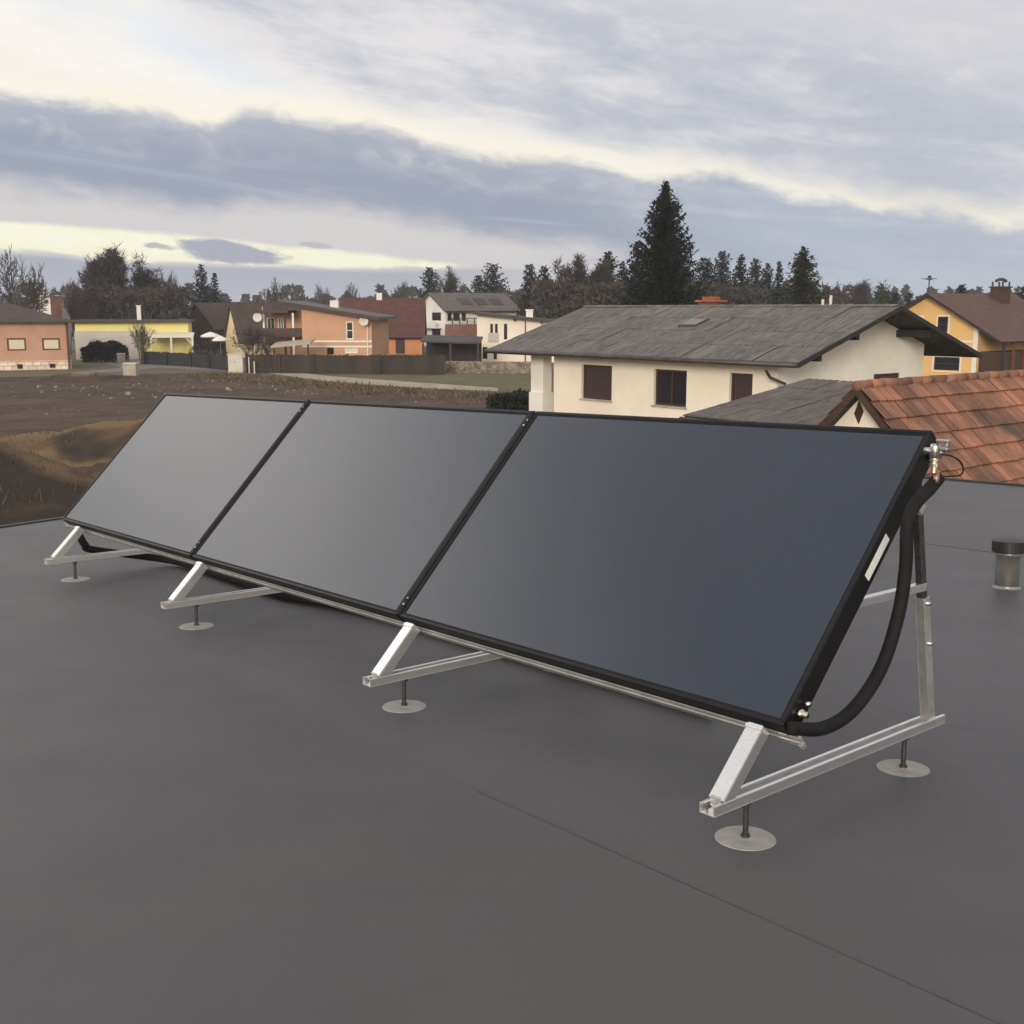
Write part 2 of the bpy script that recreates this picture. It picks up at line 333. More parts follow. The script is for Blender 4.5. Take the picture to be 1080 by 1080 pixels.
# triangular support frames
fl = ['aluminium triangle support at the near right end, full frame and two feet visible',
      'aluminium triangle support under the joint between the right and middle collectors',
      'aluminium triangle support under the joint between the middle and left collectors',
      'aluminium triangle support at the far left end of the collector row']
cT, sT = math.cos(TILT), math.sin(TILT)
def slope(y, off):      # point on the line parallel to the glass, off below it
    return Vector((0, y * cT + off * sT, BZ + y * sT - off * cT))
def make_frame():
    root = empty('support_frame', MP)
    wch, hch, tk = .062, .035, .004; z0 = .134
    m = MB()                                                        # U channel open at the top, with inner lips
    ya, yb = -.262, 1.165
    m.box(-wch/2, ya, z0, wch/2, yb, z0 + tk)
    for sx in (-1, 1):
        x = sx * wch / 2; m.box(min(x, x - sx * tk), ya, z0 + tk, max(x, x - sx * tk), yb, z0 + hch)
        xi = x - sx * tk; m.box(min(xi, xi - sx * .009), ya, z0 + hch - tk, max(xi, xi - sx * .009), yb, z0 + hch)
    m.box(-.010, ya + .02, z0 + tk, .010, yb - .02, z0 + tk + .010)
    m.build('base_rail', M['alu'], root, bevel=.001)
    off = TH + .041
    p, q = slope(.03, off + .020), slope(1.22, off + .020)
    nrm = Vector((0, -sT, cT))
    m = MB(); d = q - p; u = nrm
    w, h = .050, .040
    m.obox(p + Vector((-w/2, 0, 0)) + u * (h/2 - .004), d, (w, 0, 0), u * .004)
    for sx in (-1, 1):
        m.obox(p + Vector((sx * w/2 - (.004 if sx > 0 else 0), 0, 0)) - u * h/2, d, (.004, 0, 0), u * (h - .0045))
    m.build('sloped_beam', M['alu'], root, bevel=.002)
    m = MB(); p, q = Vector((0, -.219, .178)), Vector((0, -.022, .381)); d = q - p; u = Vector((0, -d.z, d.y)).normalized(); w = .058
    m.obox(p + Vector((-w/2, 0, 0)) - u * .005, d, (w, 0, 0), u * .005)
    for sx in (-1, 1): m.obox(p + Vector((sx * w/2 - (.005 if sx > 0 else 0), .0, 0)) - u * .050, d, (.005, 0, 0), u * .0448)
    m.obox(p + Vector((-w/2 - .004, 0, 0)) + d * .93 - u * .02, d * .05, (w + .008, 0, 0), u * .024)
    m.build('front_strut', M['alu'], root, bevel=.0015)
    m = MB()                                                        # hinge block at the foot of the beam
    m.box(-.020, -.222, z0 + .015, .020, -.170, z0 + .050); m.tube([(-.028, -.205, z0 + .026), (.028, -.205, z0 + .026)], .007, 8)
    m.build('hinge', M['aluworn'], root, bevel=.002)
    m = MB(); bt, tp = Vector((0, 1.085, z0 + .022)), Vector((0, .905, 1.16))
    mid = bt.lerp(tp, .50)
    for sx in (-1, 1): m.bar(bt + Vector((sx * .017, 0, 0)), mid + Vector((sx * .017, 0, 0)), .004, .046, (0, 1, .2))
    m.bar(bt + Vector((0, -.02, 0)), mid + Vector((0, -.02, 0)), .034, .004, (0, 1, .2))
    m.build('rear_strut', M['aluworn'], root, bevel=.001)
    m = MB(); m.bar(mid - (tp - bt) * .05, tp, .026, .034, (0, 1, .2)); m.build('upper_strut', M['stud'], root, bevel=.001)
    m = MB(); m.bar(Vector((.0, .44, .70)), Vector((.0, 1.0, .70)), .03, .03); m.build('tie_bar', M['alu'], root, bevel=.001)
    for zz in (.0, .16):
        m = MB(); c = bt.lerp(tp, .48 - zz); m.tube([c + Vector((-.03, 0, 0)), c + Vector((.034, 0, 0))], .008, 8); m.build('bolt', M['chrome'], root, True)
    for y in (-.0603, .916):
        f = MB(); f.lathe([(.0, .0075), (.02, .0075), (.03, .004), (.097, .0032), (.1, .0005)], 40)
        fo = f.build('foot_disc', M['membrane2'], root, False, Matrix.Translation((0, y, 0)))
        f = MB(); f.cyl((0, 0), .0095, .003, .15, 12); f.cyl((0, 0), .017, z0 - .016, z0 - .004, 6); f.cyl((0, 0), .02, z0 - .0038, z0 - .0005, 16); f.cyl((0, 0), .015, .006, .016, 16)
        f.build('threaded_stud', M['stud'], fo)
    return root
def copy_tree(o, parent=None):
    c = o.copy(); COL.objects.link(c)
    if parent: c.parent = parent
    for ch in list(o.children): copy_tree(ch, c)
    return c
fr = make_frame()
for i, x in enumerate((-.103, -2.005, -4.089, -6.009)):
    o = fr if i == 0 else copy_tree(fr)
    o.matrix_world = MP @ Matrix.Translation((x, 0, 0))
    tag(o, fl[i], 'support frame', 'triangle supports carrying the collector row')

# insulated hoses
def smooth_path(pts, n=10):
    P = [Vector(p) for p in pts]; P = [P[0] * 2 - P[1]] + P + [P[-1] * 2 - P[-2]]; out = []
    for i in range(1, len(P) - 2):
        for k in range(n):
            t = k / n
            out.append(.5 * ((2 * P[i]) + (P[i+1] - P[i-1]) * t + (2*P[i-1] - 5*P[i] + 4*P[i+1] - P[i+2]) * t*t + (3*P[i] - P[i-1] - 3*P[i+1] + P[i+2]) * t**3))
    out.append(P[-2]); return out
hp = [(832, 768), (868, 768), (900, 748), (929, 705), (947, 650), (955, 600), (957, 555), (965, 532), (980, 516), (990, 504)]
hose = [roof_hit(x, y, 0, .055 if i > 1 else .0 + .03 * i) for i, (x, y) in enumerate(hp)]
m = MB(); m.tube(smooth_path(hose), .023, 16)
o = m.build('insulated_hose', M['rubber'], None, True, MP); tag(o, 'thick black insulated hose looping down the right end of the collector row', 'hose')
m = MB()
pts = [roof_hit(x, y, 0, -6.2) for x, y in ((82, 560), (85, 567), (90, 575), (99, 580))] + [(-6.1, .66, .05), (-5.75, .73, .032), (-5.2, .72, .03), (-4.4, .71, .03), (-4.0, .8, .03), (-3.4, .86, .03), (-2.4, .86, .03), (-1.0, .86, .03)]
m.tube(smooth_path(pts), .027, 12)
o = m.build('insulated_hose', M['rubber'], None, True, MP); tag(o, 'black insulated hose lying on the membrane under the left and middle collectors', 'hose')
# air vent fitting on the upper right corner
vx = .062
c = roof_hit(986, 476, 0, vx)
root = empty('air_vent_fitting', MP @ Matrix.Translation(c)); tag(root, 'small chrome and copper pipe fitting at the upper right corner of the collectors', 'pipe fitting')
m = MB(); m.tube([(-.035, -.004, 0), (.012, -.002, .0)], .013, 12); m.lathe([(0, .026), (.014, .026), (.017, .018), (.017, -.018), (.012, -.024), (0, -.024)], 14); m.build('elbow', M['chrome'], root, True)
m = MB(); m.box(.006, -.010, .032, .052, .012, .043); m.box(.020, -.008, .004, .048, .010, .016); m.box(.042, -.008, .016, .049, .010, .032); m.build('lever', M['chrome'], root, bevel=.003)
m = MB(); m.cyl((0, 0), .011, -.075, -.024, 12); m.cyl((0, 0), .016, -.055, -.042, 6); m.cyl((0, 0), .016, -.034, -.026, 6); m.build('union', M['brass'], root)
m = MB(); m.cyl((.004, .01), .011, -.125, -.075, 12); m.build('copper_pipe', M['copper'], root, True)
cab = [roof_hit(x, y, 0, .07) for x, y in ((992, 479), (1003, 481), (1012, 486), (1016, 494), (1013, 501), (1004, 502), (994, 503), (985, 507))]
m = MB(); m.tube(smooth_path(cab), .003, 6); o = m.build('sensor_cable', M['rubber'], None, True, MP); tag(o, 'thin black sensor cable curling beside the pipe fitting', 'cable')

# roof vent
c = roof_hit(1061.5, 620, 2, 0)
root = empty('roof_vent', MP @ Matrix.Translation(c)); tag(root, 'grey roof vent pipe with black cap on the membrane at the right', 'vent pipe')
m = MB(); m.lathe([(.078, .0), (.078, .235), (.07, .235)], 32); m.build('pipe', M['vent'], root, True)
m = MB(); m.lathe([(.094, .003), (.092, .006), (.082, .008), (.080, .014), (.080, .018), (.0782, .02)], 32); m.build('base_collar', M['collar'], root, True)
m = MB(); m.lathe([(.074, .225), (.09, .236), (.09, .252), (.07, .254)], 32); m.build('clamp_ring', M['collar'], root, True)
m = MB(); m.lathe([(.0, .252), (.106, .252), (.109, .255), (.109, .325), (.104, .331), (.0, .334)], 32); m.build('cap', M['ventcap'], root, False)

# ------------------------------------------------------------------ ground
def sheet(name, pts, z, m_):
    b = MB(); b.poly([(p[0], p[1], z) for p in pts]); o = b.build(name, m_); tag(o, kind='structure'); return o
sheet('ground', [(-480, -80), (480, -80), (480, 430), (-480, 430)], 0, M['ground'])
def hash2(x, y): 
    v = math.sin(x * 127.1 + y * 311.7) * 43758.5453; return v - math.floor(v)
def vn(x, y):
    xi, yi = math.floor(x), math.floor(y); fx, fy = x - xi, y - yi; fx = fx*fx*(3-2*fx); fy = fy*fy*(3-2*fy)
    a, b, c, d = hash2(xi, yi), hash2(xi+1, yi), hash2(xi, yi+1), hash2(xi+1, yi+1)
    return a + (b-a)*fx + (c-a)*fy + (a-b-c+d)*fx*fy
def fbm(x, y, o=4): return sum(vn(x * 2**i + 17*i, y * 2**i + 9*i) / 2**i for i in range(o)) - 1
MND = [(-13.0, 23.0, 2.5, 4.8, 2.0), (-19.5, 23.0, 2.1, 4.0, 2.2), (-8.5, 35.5, 1.8, 6.5, 1.9), (-23, 36.5, 1.2, 5, 2.4), (-30, 80, .5, 2.5, 1)]
FB = [G(-60, 401), G(0, 398), G(60, 397), G(215, 393.5), G(270, 397), G(345, 404), G(400, 409), G(460, 413), G(530, 416)]
def fieldmax(x):
    for a, b in zip(FB, FB[1:]):
        if a.x <= x <= b.x: return a.y + (b.y - a.y) * (x - a.x) / (b.x - a.x)
    return FB[0].y if x < FB[0].x else FB[-1].y
def fz(x, y):
    e = max(0, min(1, (fieldmax(x) - y) / 5)); h = .03
    h += e * (.28 * max(0, fbm(x * .16, y * .16)) + .13 * fbm(x * .7, y * .7, 3) + .10 * fbm(x * 1.9, y * 1.9, 2))
    k = max(mh * math.exp(-((x - mx)**2 / (2*sx*sx) + (y - my)**2 / (2*sy*sy))) for (mx, my, mh, sx, sy) in MND)
    h += k * (1 + .10 * fbm(x * .5, y * .5, 3))
    return max(h, .02)
m = MB(); nx, ny = 220, 170; X0, X1, Y0 = -58, 1.5, 11.5
for j in range(ny + 1):
    for i in range(nx + 1):
        x = X0 + (X1 - X0) * i / nx; ym = fieldmax(x); t = j / ny; y = Y0 + (ym - Y0) * (t ** 1.35)
        m.v.append((x, y, fz(x, y)))
for j in range(ny):
    for i in range(nx):
        a = j * (nx + 1) + i; m.f.append((a, a + 1, a + nx + 2, a + nx + 1))
o = m.build('field', M['soil'], None, True); tag(o, kind='structure')
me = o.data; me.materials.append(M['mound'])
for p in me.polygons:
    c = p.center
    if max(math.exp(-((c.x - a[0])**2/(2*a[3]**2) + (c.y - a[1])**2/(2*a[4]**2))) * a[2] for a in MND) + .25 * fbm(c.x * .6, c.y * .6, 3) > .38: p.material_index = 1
# road, path and lawn beyond the field
sheet('road', [G(100, 380), G(150, 378.5), G(190, 380), G(245, 383), G(262, 387), G(262, 391), G(215, 390.5), G(168, 387.5), G(140, 391), G(100, 394), G(60, 396.5), G(62, 394.5), G(128, 388)], .012, M['asphalt'])
sheet('path', [G(262, 387.2), G(345, 396.6), G(420, 402), G(470, 405.5), G(525, 409.5), G(525, 413), G(460, 410.5), G(400, 407), G(345, 402.5), G(262, 391)], .02, M['path'])
sheet('lawn', [G(262, 384), G(700, 384), G(700, 413), G(527, 413.5), G(527, 409.8), G(470, 404.5), G(345, 395.5), G(264, 386)], .008, M['lawn'])

# dry grass on the mounds and the rubble strip, pale stones on the field
m = MB()
for _ in range(22000):
    k = rnd.choice(MND); x, y = rnd.gauss(k[0], k[3] * 1.05), rnd.gauss(k[1], k[4] * 1.1)
    if y < 12 or x > 0: continue
    if fbm(x * .8 + 4, y * .8, 3) < -.25: continue
    z = fz(x, y) - .02; h = rnd.uniform(.05, .15) * (2.2 if y < 22 and rnd.random() < .35 else 1); a = rnd.uniform(0, 6.28); w = rnd.uniform(.008, .018)
    dx, dy = math.cos(a) * w, math.sin(a) * w
    m.poly([(x - dx, y - dy, z), (x + dx, y + dy, z), (x + rnd.gauss(0, .45) * h, y + rnd.gauss(0, .45) * h, z + h)])
o = m.build('dry_grass', M['drygrass']); tag(o, kind='stuff')
m = MB()
for _ in range(5200):
    t = rnd.random(); i = rnd.randrange(3, 8); p = FB[i].lerp(FB[i + 1], t)
    y = p.y - abs(rnd.gauss(0, 3.2)); x = p.x + rnd.gauss(0, .8)
    z = fz(x, y) - .05; h = rnd.uniform(.1, .32); a = rnd.uniform(0, 6.28); w = rnd.uniform(.03, .08); dx, dy = math.cos(a) * w, math.sin(a) * w
    m.poly([(x - dx, y - dy, z), (x + dx, y + dy, z), (x + rnd.gauss(0, .5) * h, y + rnd.gauss(0, .5) * h, z + h)])
o = m.build('dead_weeds', M['weeds']); tag(o, kind='stuff')
m = MB()
for _ in range(650):
    x = rnd.uniform(-46, -5); y = rnd.uniform(46, 80)
    if y > fieldmax(x) - 1: continue
    if fbm(x * .2 + 3, y * .2, 2) < -.15: continue
    z = fz(x, y); r = rnd.uniform(.03, .09) * (1.8 if rnd.random() < .08 else 1)
    a = rnd.uniform(0, 3); c, s = math.cos(a), math.sin(a)
    m.obox((x, y, z - .05), (r * 1.6 * c, r * 1.6 * s, 0), (-r * s, r * c, r * .2), (r * .3, 0, r * .8 + .05))
o = m.build('field_stones', M['stone']); tag(o, kind='stuff')

# ------------------------------------------------------------------ houses
class House:
    def __init__(s, name, label, cat, loc, rz, group=None):
        s.m4 = place(loc, rz); s.inv = s.m4.inverted(); s.root = empty(name, s.m4); tag(s.root, label, cat, group)
    def hit(s, px, py, axis=1, val=0.0):
        d = s.inv.to_3x3() @ ray(px, py); o = s.inv @ CAM
        return o + d * ((val - o[axis]) / d[axis])
    def part(s, mb, name, m_, parent=None, **k): return mb.build(name, m_, parent or s.root, **k)
    def rect(s, x0, y0, x1, y1, axis=1, val=0.0):     # opening on a wall plane from picture corners
        a, b = s.hit(x0, y1, axis, val), s.hit(x1, y0, axis, val); o = 0 if axis == 1 else 1
        return (min(a[o], b[o]), a.z, max(a[o], b[o]), b.z)
    def window(s, h, y=0.0, axis=1, inn=1, depth=.10, frame='brownwood', pane='pane', mull=1, cross=0, fw=.07, sill=True, trim=None, label=None):
        x0, z0, x1, z1 = h
        def P(u, v, d): return (u, y + d * inn, v) if axis == 1 else (y + d * inn, u, v)
        def bx(mb, u0, v0, u1, v1, d0, d1):
            a, b = P(u0, v0, d0), P(u1, v1, d1)
            mb.box(*[min(q) for q in zip(a, b)], *[max(q) for q in zip(a, b)])
        m = MB(); d0, d1 = depth - .05, depth
        bx(m, x0, z0, x1, z0 + fw, d0, d1); bx(m, x0, z1 - fw, x1, z1, d0, d1); bx(m, x0, z0 + fw, x0 + fw, z1 - fw, d0, d1); bx(m, x1 - fw, z0 + fw, x1, z1 - fw, d0, d1)
        for k in range(1, mull + 1):
            u = x0 + (x1 - x0) * k / (mull + 1); bx(m, u - fw/2, z0 + fw, u + fw/2, z1 - fw, d0 + .004, d1)
        for k in range(1, cross + 1):
            v = z0 + (z1 - z0) * k / (cross + 1); bx(m, x0 + fw, v - fw/3, x1 - fw, v + fw/3, d0 + .006, d1)
        w = m.build('window', M[frame], s.root)
        m = MB(); bx(m, x0 + fw * .5, z0 + fw * .5, x1 - fw * .5, z1 - fw * .5, depth - .02, depth - .008); m.build('pane', M[pane], w)
        if sill:
            m = MB(); bx(m, x0 - .05, z0 - .05, x1 + .05, z0 - .002, -.06, depth - .052); m.build('sill', M['concrete'], w)
        if trim:
            m = MB(); t = .12
            bx(m, x0 - t, z0 - t, x0 - .001, z1 + t, -.03, .02); bx(m, x1 + .001, z0 - t, x1 + t, z1 + t, -.03, .02); bx(m, x0, z1 + .001, x1, z1 + t, -.03, .02)
            bx(m, x0, z0 - t, x1, z0 - .051, -.031, .02); m.build('surround', M[trim], w)
        return w

def wall(mb, o, d, Wd, z0, z1, holes, inn, depth=.16):
    o, d, inn = Vector(o), Vector(d), Vector(inn)
    xs = sorted({0, Wd, *[h[0] for h in holes], *[h[2] for h in holes]}); zs = sorted({z0, z1, *[h[1] for h in holes], *[h[3] for h in holes]})
    P = lambda u, z, k=0: o + d * u + inn * k + Vector((0, 0, z))
    for a, b in zip(xs, xs[1:]):
        for p, q in zip(zs, zs[1:]):
            cx, cz = (a + b) / 2, (p + q) / 2
            if any(h[0] < cx < h[2] and h[1] < cz < h[3] for h in holes): continue
            mb.poly([P(a, p), P(b, p), P(b, q), P(a, q)])
    for (a, p, b, q) in holes:
        for (u, v), (u2, v2) in (((a, p), (b, p)), ((b, p), (b, q)), ((b, q), (a, q)), ((a, q), (a, p))):
            mb.poly([P(u, v), P(u2, v2), P(u2, v2, depth), P(u, v, depth)])
def slab4(mb, o, a, b, th):
    o, a, b = map(Vector, (o, a, b)); n = a.cross(b).normalized()
    if n.z < 0: n = -n
    mb.obox(o - n * th, a, b, n * th)
def roof_slab(h, name, o, a, b, th, m_, parent=None):
    """roof plane as its own object so that its pattern runs along eave and slope"""
    o, a, b = Vector(o), Vector(a), Vector(b); x, y = a.normalized(), b.normalized(); z = x.cross(y).normalized()
    if z.z < 0: o = o + a; a = -a; x = -x; z = -z
    y = z.cross(x)
    m4 = Matrix((x, y, z)).transposed().to_4x4(); m4.translation = o
    bl = m4.inverted().to_3x3() @ b
    mb = MB(); mb.obox((0, 0, -th), (a.length, 0, 0), (bl.x, bl.y, 0), (0, 0, th))
    return mb.build(name, m_, parent or h.root, mat4=m4)
def tiles(h, name, o, a, b, tw, tl, th, m_, jit=.004, parent=None, bond=.5, wave=0, waves=2):
    o, a, b = Vector(o), Vector(a), Vector(b); x, y = a.normalized(), b.normalized(); z = x.cross(y).normalized()
    if z.z < 0: o = o + a; a = -a; x = -x; z = -z
    m4 = Matrix((x, z.cross(x), z)).transposed().to_4x4(); m4.translation = o
    lx_, ly = a.length, b.length; mb = MB(); rows = int(round(ly / tl)); tl = ly / rows
    for j in range(rows):
        y0 = j * tl; off = (j % 2) * bond * tw; i0 = -off
        sag = .012 * math.sin(j * 1.7)
        while i0 < lx_ - .01:
            u0, u1 = max(0, i0), min(lx_, i0 + tw); i0 += tw
            if u1 - u0 < .02: continue
            e = rnd.gauss(0, jit); f = rnd.gauss(0, jit * 2)
            zt, zb = .006 + e, th + e
            ya, yb = y0 - .02 + f, min(y0 + tl + .02, ly)
            n = len(mb.v); g = .003; gw_ = .006 if waves > 2 else .003
            if wave:
                K = 4 * waves if waves > 2 else 6
                for q in range(K + 1):
                    u = u0 + gw_ + (u1 - u0 - 2 * gw_) * q / K; wv = wave * abs(math.sin(math.pi * q / K * waves))
                    mb.v += [(u, ya, zb + wv), (u, yb, zt + wv * .6), (u, ya, -.005)]
                for q in range(K):
                    k = n + 3 * q; mb.f += [(k, k + 3, k + 4, k + 1), (k + 2, k + 5, k + 3, k)]
            else:
                mb.v += [(u0 + g, ya, zb), (u1 - g, ya, zb), (u1 - g, yb, zt), (u0 + g, yb, zt), (u0 + g, ya, -.005), (u1 - g, ya, -.005), (u1 - g, yb, -.005), (u0 + g, yb, -.005)]
                mb.f += [(n, n+1, n+2, n+3), (n+4, n+5, n+1, n), (n+5, n+6, n+2, n+1), (n+7, n+4, n, n+3)]
    return mb.build(name, m_, parent or h.root, mat4=m4)
RB = math.atan2(-.775, .632)

# --- long beige house in front of the trees
hb = House('bungalow', 'long cream bungalow with low grey slate gable roof behind the collectors', 'house', (8.54, 32.44, 0), RB)
EZ, RZ, yr = 3.42, 5.0, 4.23
sl = (RZ - EZ) / (yr + .7)
xw1 = -1.25; xl_roof = -14.1
xw0 = hb.hit(584, 415).x
yb = hb.hit(973.5, 385, 0, xw1).y
def rz(y): return RZ - abs(y - yr) * sl - .12
holes = [hb.rect(613, 386, 645.5, 420), hb.rect(689, 391, 724.5, 427), hb.rect(768.5, 394.5, 794, 428)]
gh = hb.rect(921, 393, 949.5, 408, 0, xw1); gh = (gh[0], gh[1] - .6, gh[2], gh[3])
m = MB()
wall(m, (xw0, 0, 0), (1, 0, 0), xw1 - xw0, 0, rz(0), [(a - xw0, b, c - xw0, d) for a, b, c, d in holes], (0, 1, 0))
m.poly([(xw0, 0, 0), (xw0, yb, 0), (xw0, yb, rz(yb)), (xw0, yr, rz(yr)), (xw0, 0, rz(0))])
m.poly([(xw0, yb, 0), (xw1, yb, 0), (xw1, yb, rz(yb)), (xw0, yb, rz(yb))])
hb.part(m, 'front_wall', M['cream'])
m = MB(); zg = min(rz(0), rz(yb))
wall(m, (xw1, 0, 0), (0, 1, 0), yb, 0, zg, [gh], (-1, 0, 0))
m.poly([(xw1, 0, zg), (xw1, yb, zg), (xw1, yb, rz(yb)), (xw1, yr, rz(yr)), (xw1, 0, rz(0))])
hb.part(m, 'gable_wall', M['offwhite'])
for i, hh in enumerate(holes): hb.window(hh, frame='brownwood', pane='pane' if i == 1 else 'panebrown', depth=.15, mull=1 if i == 1 else 0, fw=.07)
hb.window(gh, xw1, 0, -1, frame='brownwood', pane='panebrown', mull=0, cross=2, sill=False)
yfar = yr + (yr + .7)
m = MB()                                                   # timber deck under the slates
slab4(m, (xl_roof, -.7, EZ - .012), (-xl_roof, 0, 0), (0, yr + .7, RZ - EZ), .10)
slab4(m, (xl_roof, yfar, EZ - .012), (-xl_roof, 0, 0), (0, -(yr + .7), RZ - EZ), .10)
hb.part(m, 'roof_deck', M['darkwood'])
tiles(hb, 'roof', (xl_roof, -.72, EZ), (-xl_roof, 0, 0), (0, yr + .72, RZ - EZ), .96, 1.18, .012, M['slate'], jit=.006, bond=0, wave=.026, waves=5)
tiles(hb, 'roof', (xl_roof, yfar + .02, EZ), (-xl_roof, 0, 0), (0, -(yr + .72), RZ - EZ), .96, 1.18, .012, M['slate'], bond=0, wave=.026, waves=5)
m = MB()
x = xl_roof
while x < -.1:
    m.obox((x, yr - .14, RZ - .02), (.42, 0, .012), (0, .14, .055), (0, 0, .02)); m.obox((x, yr, RZ + .035), (.42, 0, .012), (0, .14, -.055), (0, 0, .02)); x += .40
hb.part(m, 'ridge_caps', M['slate'])
m = MB()
for yy0, yy1 in ((-.7, yr), (yfar, yr)):
    m.obox((.002, yy0, EZ - .13), (.03, 0, 0), (0, yy1 - yy0, RZ - EZ), (0, 0, .14))
hb.part(m, 'verge_board', M['darkwood'])
m = MB()
for yy in (.5, 2.3, yr, 6.1): m = MB(); m.box(xw1 - .1, yy - .08, rz(yy) - .26, -.15, yy + .08, rz(yy) - .03); hb.part(m, 'purlin', M['darkwood'])
m = MB(); m.tube([(xl_roof - .03, -.78, EZ - .06), (.02, -.78, EZ - .06)], .075, 10); hb.part(m, 'gutter', M['gutter'], smooth=True)
d0, d1, d2 = hb.hit(808, 391, 1, -.6), hb.hit(812, 398, 1, -.3), hb.hit(828, 405, 1, -.1)
m = MB(); m.tube([d0, d1, d2, d2 + Vector((0, 0, -.3))], .045, 8); hb.part(m, 'downpipe', M['gutter'])
pp = hb.hit(561, 415, 1, .1), hb.hit(574, 415, 1, .1)
m = MB(); m.box(pp[0].x, .05, 0, pp[1].x, .45, rz(.2) + .02); m.box(pp[0].x - .05, 0, .0, pp[1].x + .05, .5, hb.hit(567, 414, 1, 0).z); hb.part(m, 'porch_pillar', M['offwhite'])
m = MB(); m.box(pp[1].x + .01, 2.2, 0, xw0 - .01, 2.3, rz(2.2)); hb.part(m, 'porch_screen', M['brownwood'])
c = hb.hit(753, 318, 1, yr + .6)                           # chimney with orange cap at the ridge
m = MB(); m.box(c.x - .36, yr + .15, RZ - .5, c.x + .36, yr + .75, c.z - .02); ch = hb.part(m, 'chimney', M['brick'])
m = MB(); m.box(c.x - .44, yr + .08, c.z - .02, c.x + .44, yr + .82, c.z + .05); m.box(c.x - .25, yr + .25, c.z + .05, c.x + .25, yr + .65, c.z + .17); m.build('chimney_cap', mat('orange clay cap', S(168, 96, 70), S(138, 82, 62), 3, rough=.8), ch)
a = hb.hit(725, 346.5, 2, RZ - .7)                         # roof hatch
ysk = 2.0; zsk = RZ - (yr - ysk) * sl
xs = hb.hit(715, 348, 1, ysk).x; xe = hb.hit(733, 348, 1, ysk).x
m = MB(); m.obox((xs, ysk, zsk + .02), (xe - xs, 0, 0), (0, .7, .7 * sl), (0, 0, .07)); sk = hb.part(m, 'skylight', M['gutter'])
m = MB(); m.obox((xs + .06, ysk + .06, zsk + .06 * sl + .094), (xe - xs - .12, 0, 0), (0, .56, .56 * sl), (0, 0, .008)); m.build('pane', M['hatch'], sk)
c = hb.hit(868, 315, 1, yr)
for dx in (0, .3): m = MB(); m.tube([(c.x + dx, yr, RZ), (c.x + dx, yr, RZ + .22 + dx * .4)], .045, 8); hb.part(m, 'vent_pipe', M['dish'])

# --- grey annex in front of its gable
ha = House('annex', 'low annex with weathered grey slate roof in front of the white gable wall', 'annex', at(722, 437, 24.9).xy.to_3d(), RB)
m = MB(); m.box(.35, .35, 0, 5.6, 4.4, 2.52); ha.part(m, 'wall', M['offwhite'])
m = MB(); slab4(m, (0, 0, 2.6), (6, 0, 0), (0, 4.35, .62), .1); ha.part(m, 'roof_deck', M['darkwood'])
tiles(ha, 'roof', (-.02, -.03, 2.612), (6.02, 0, 0), (0, 4.38, .624), .96, 1.18, .012, M['slate2'], bond=0, wave=.022, waves=5)
m = MB(); m.tube([(-.05, -.08, 2.53), (6, -.08, 2.53)], .06, 10); ha.part(m, 'gutter', M['gutter'], smooth=True)

# --- red tiled outbuilding at the right
P1 = at(905, 406, 18.0)
hrw, tanr = 1.95, math.tan(R(46))
hr = House('tiled_outbuilding', 'small outbuilding with steep weathered red clay tile roof at the right', 'outbuilding', (P1.x, P1.y, 0), RB)
rzz = P1.z; ov = .28; ohang = .25
m = MB()
zz = rzz - hrw * tanr - .1
m.poly([(-hrw, ohang, 0), (hrw, ohang, 0), (hrw, ohang, zz), (0, ohang, rzz - .1), (-hrw, ohang, zz)])
m.poly([(-hrw, ohang, 0), (-hrw, 9, 0), (-hrw, 9, zz), (-hrw, ohang, zz)]); m.poly([(hrw, ohang, 0), (hrw, 9, 0), (hrw, 9, zz), (hrw, ohang, zz)])
hr.part(m, 'wall', M['cream'])
hl = hrw + ov; ez = rzz - hl * tanr
for sx in (-1, 1):
    m = MB(); slab4(m, (sx * hl, 0, ez - .012), (0, 9.5, 0), (-sx * hl, 0, hl * tanr), .06); hr.part(m, 'roof_deck', M['darkwood'])
    tiles(hr, 'roof', (sx * (hl + .01), -.03, ez - .01), (0, 9.53, 0), (-sx * (hl + .01), 0, (hl + .01) * tanr), .215, .345, .046, M['redtile'], jit=.0025, bond=0, wave=.009)
    m = MB(); m.obox((sx * hl, -.05, ez - .16), (0, .03, 0), (-sx * hl, 0, hl * tanr), (0, 0, .15)); hr.part(m, 'verge_board', M['brownwood'])
m = MB(); y = -.06
while y < 9.4:
    m.tube([(rnd.gauss(0, .008), y, rzz - .015 + rnd.gauss(0, .006)), (0, y + .42, rzz - .005)], [.088, .076], 12); y += .36
hr.part(m, 'ridge_tiles', M['redtile'], smooth=True)
dd = [hr.hit(x, y, 1, ohang) for x, y in ((906.5, 423), (911, 434), (906, 447), (901.5, 436))]
m = MB(); f = [Vector((p.x, ohang - .02, p.z)) for p in dd]; n = len(m.v); m.v += [tuple(p) for p in f] + [tuple(p + Vector((0, .019, 0))) for p in f]
m.f += [(3, 2, 1, 0)] + [(i, (i + 1) % 4, (i + 1) % 4 + 4, i + 4) for i in range(4)]; hr.part(m, 'gable_vent', M['brownwood'])

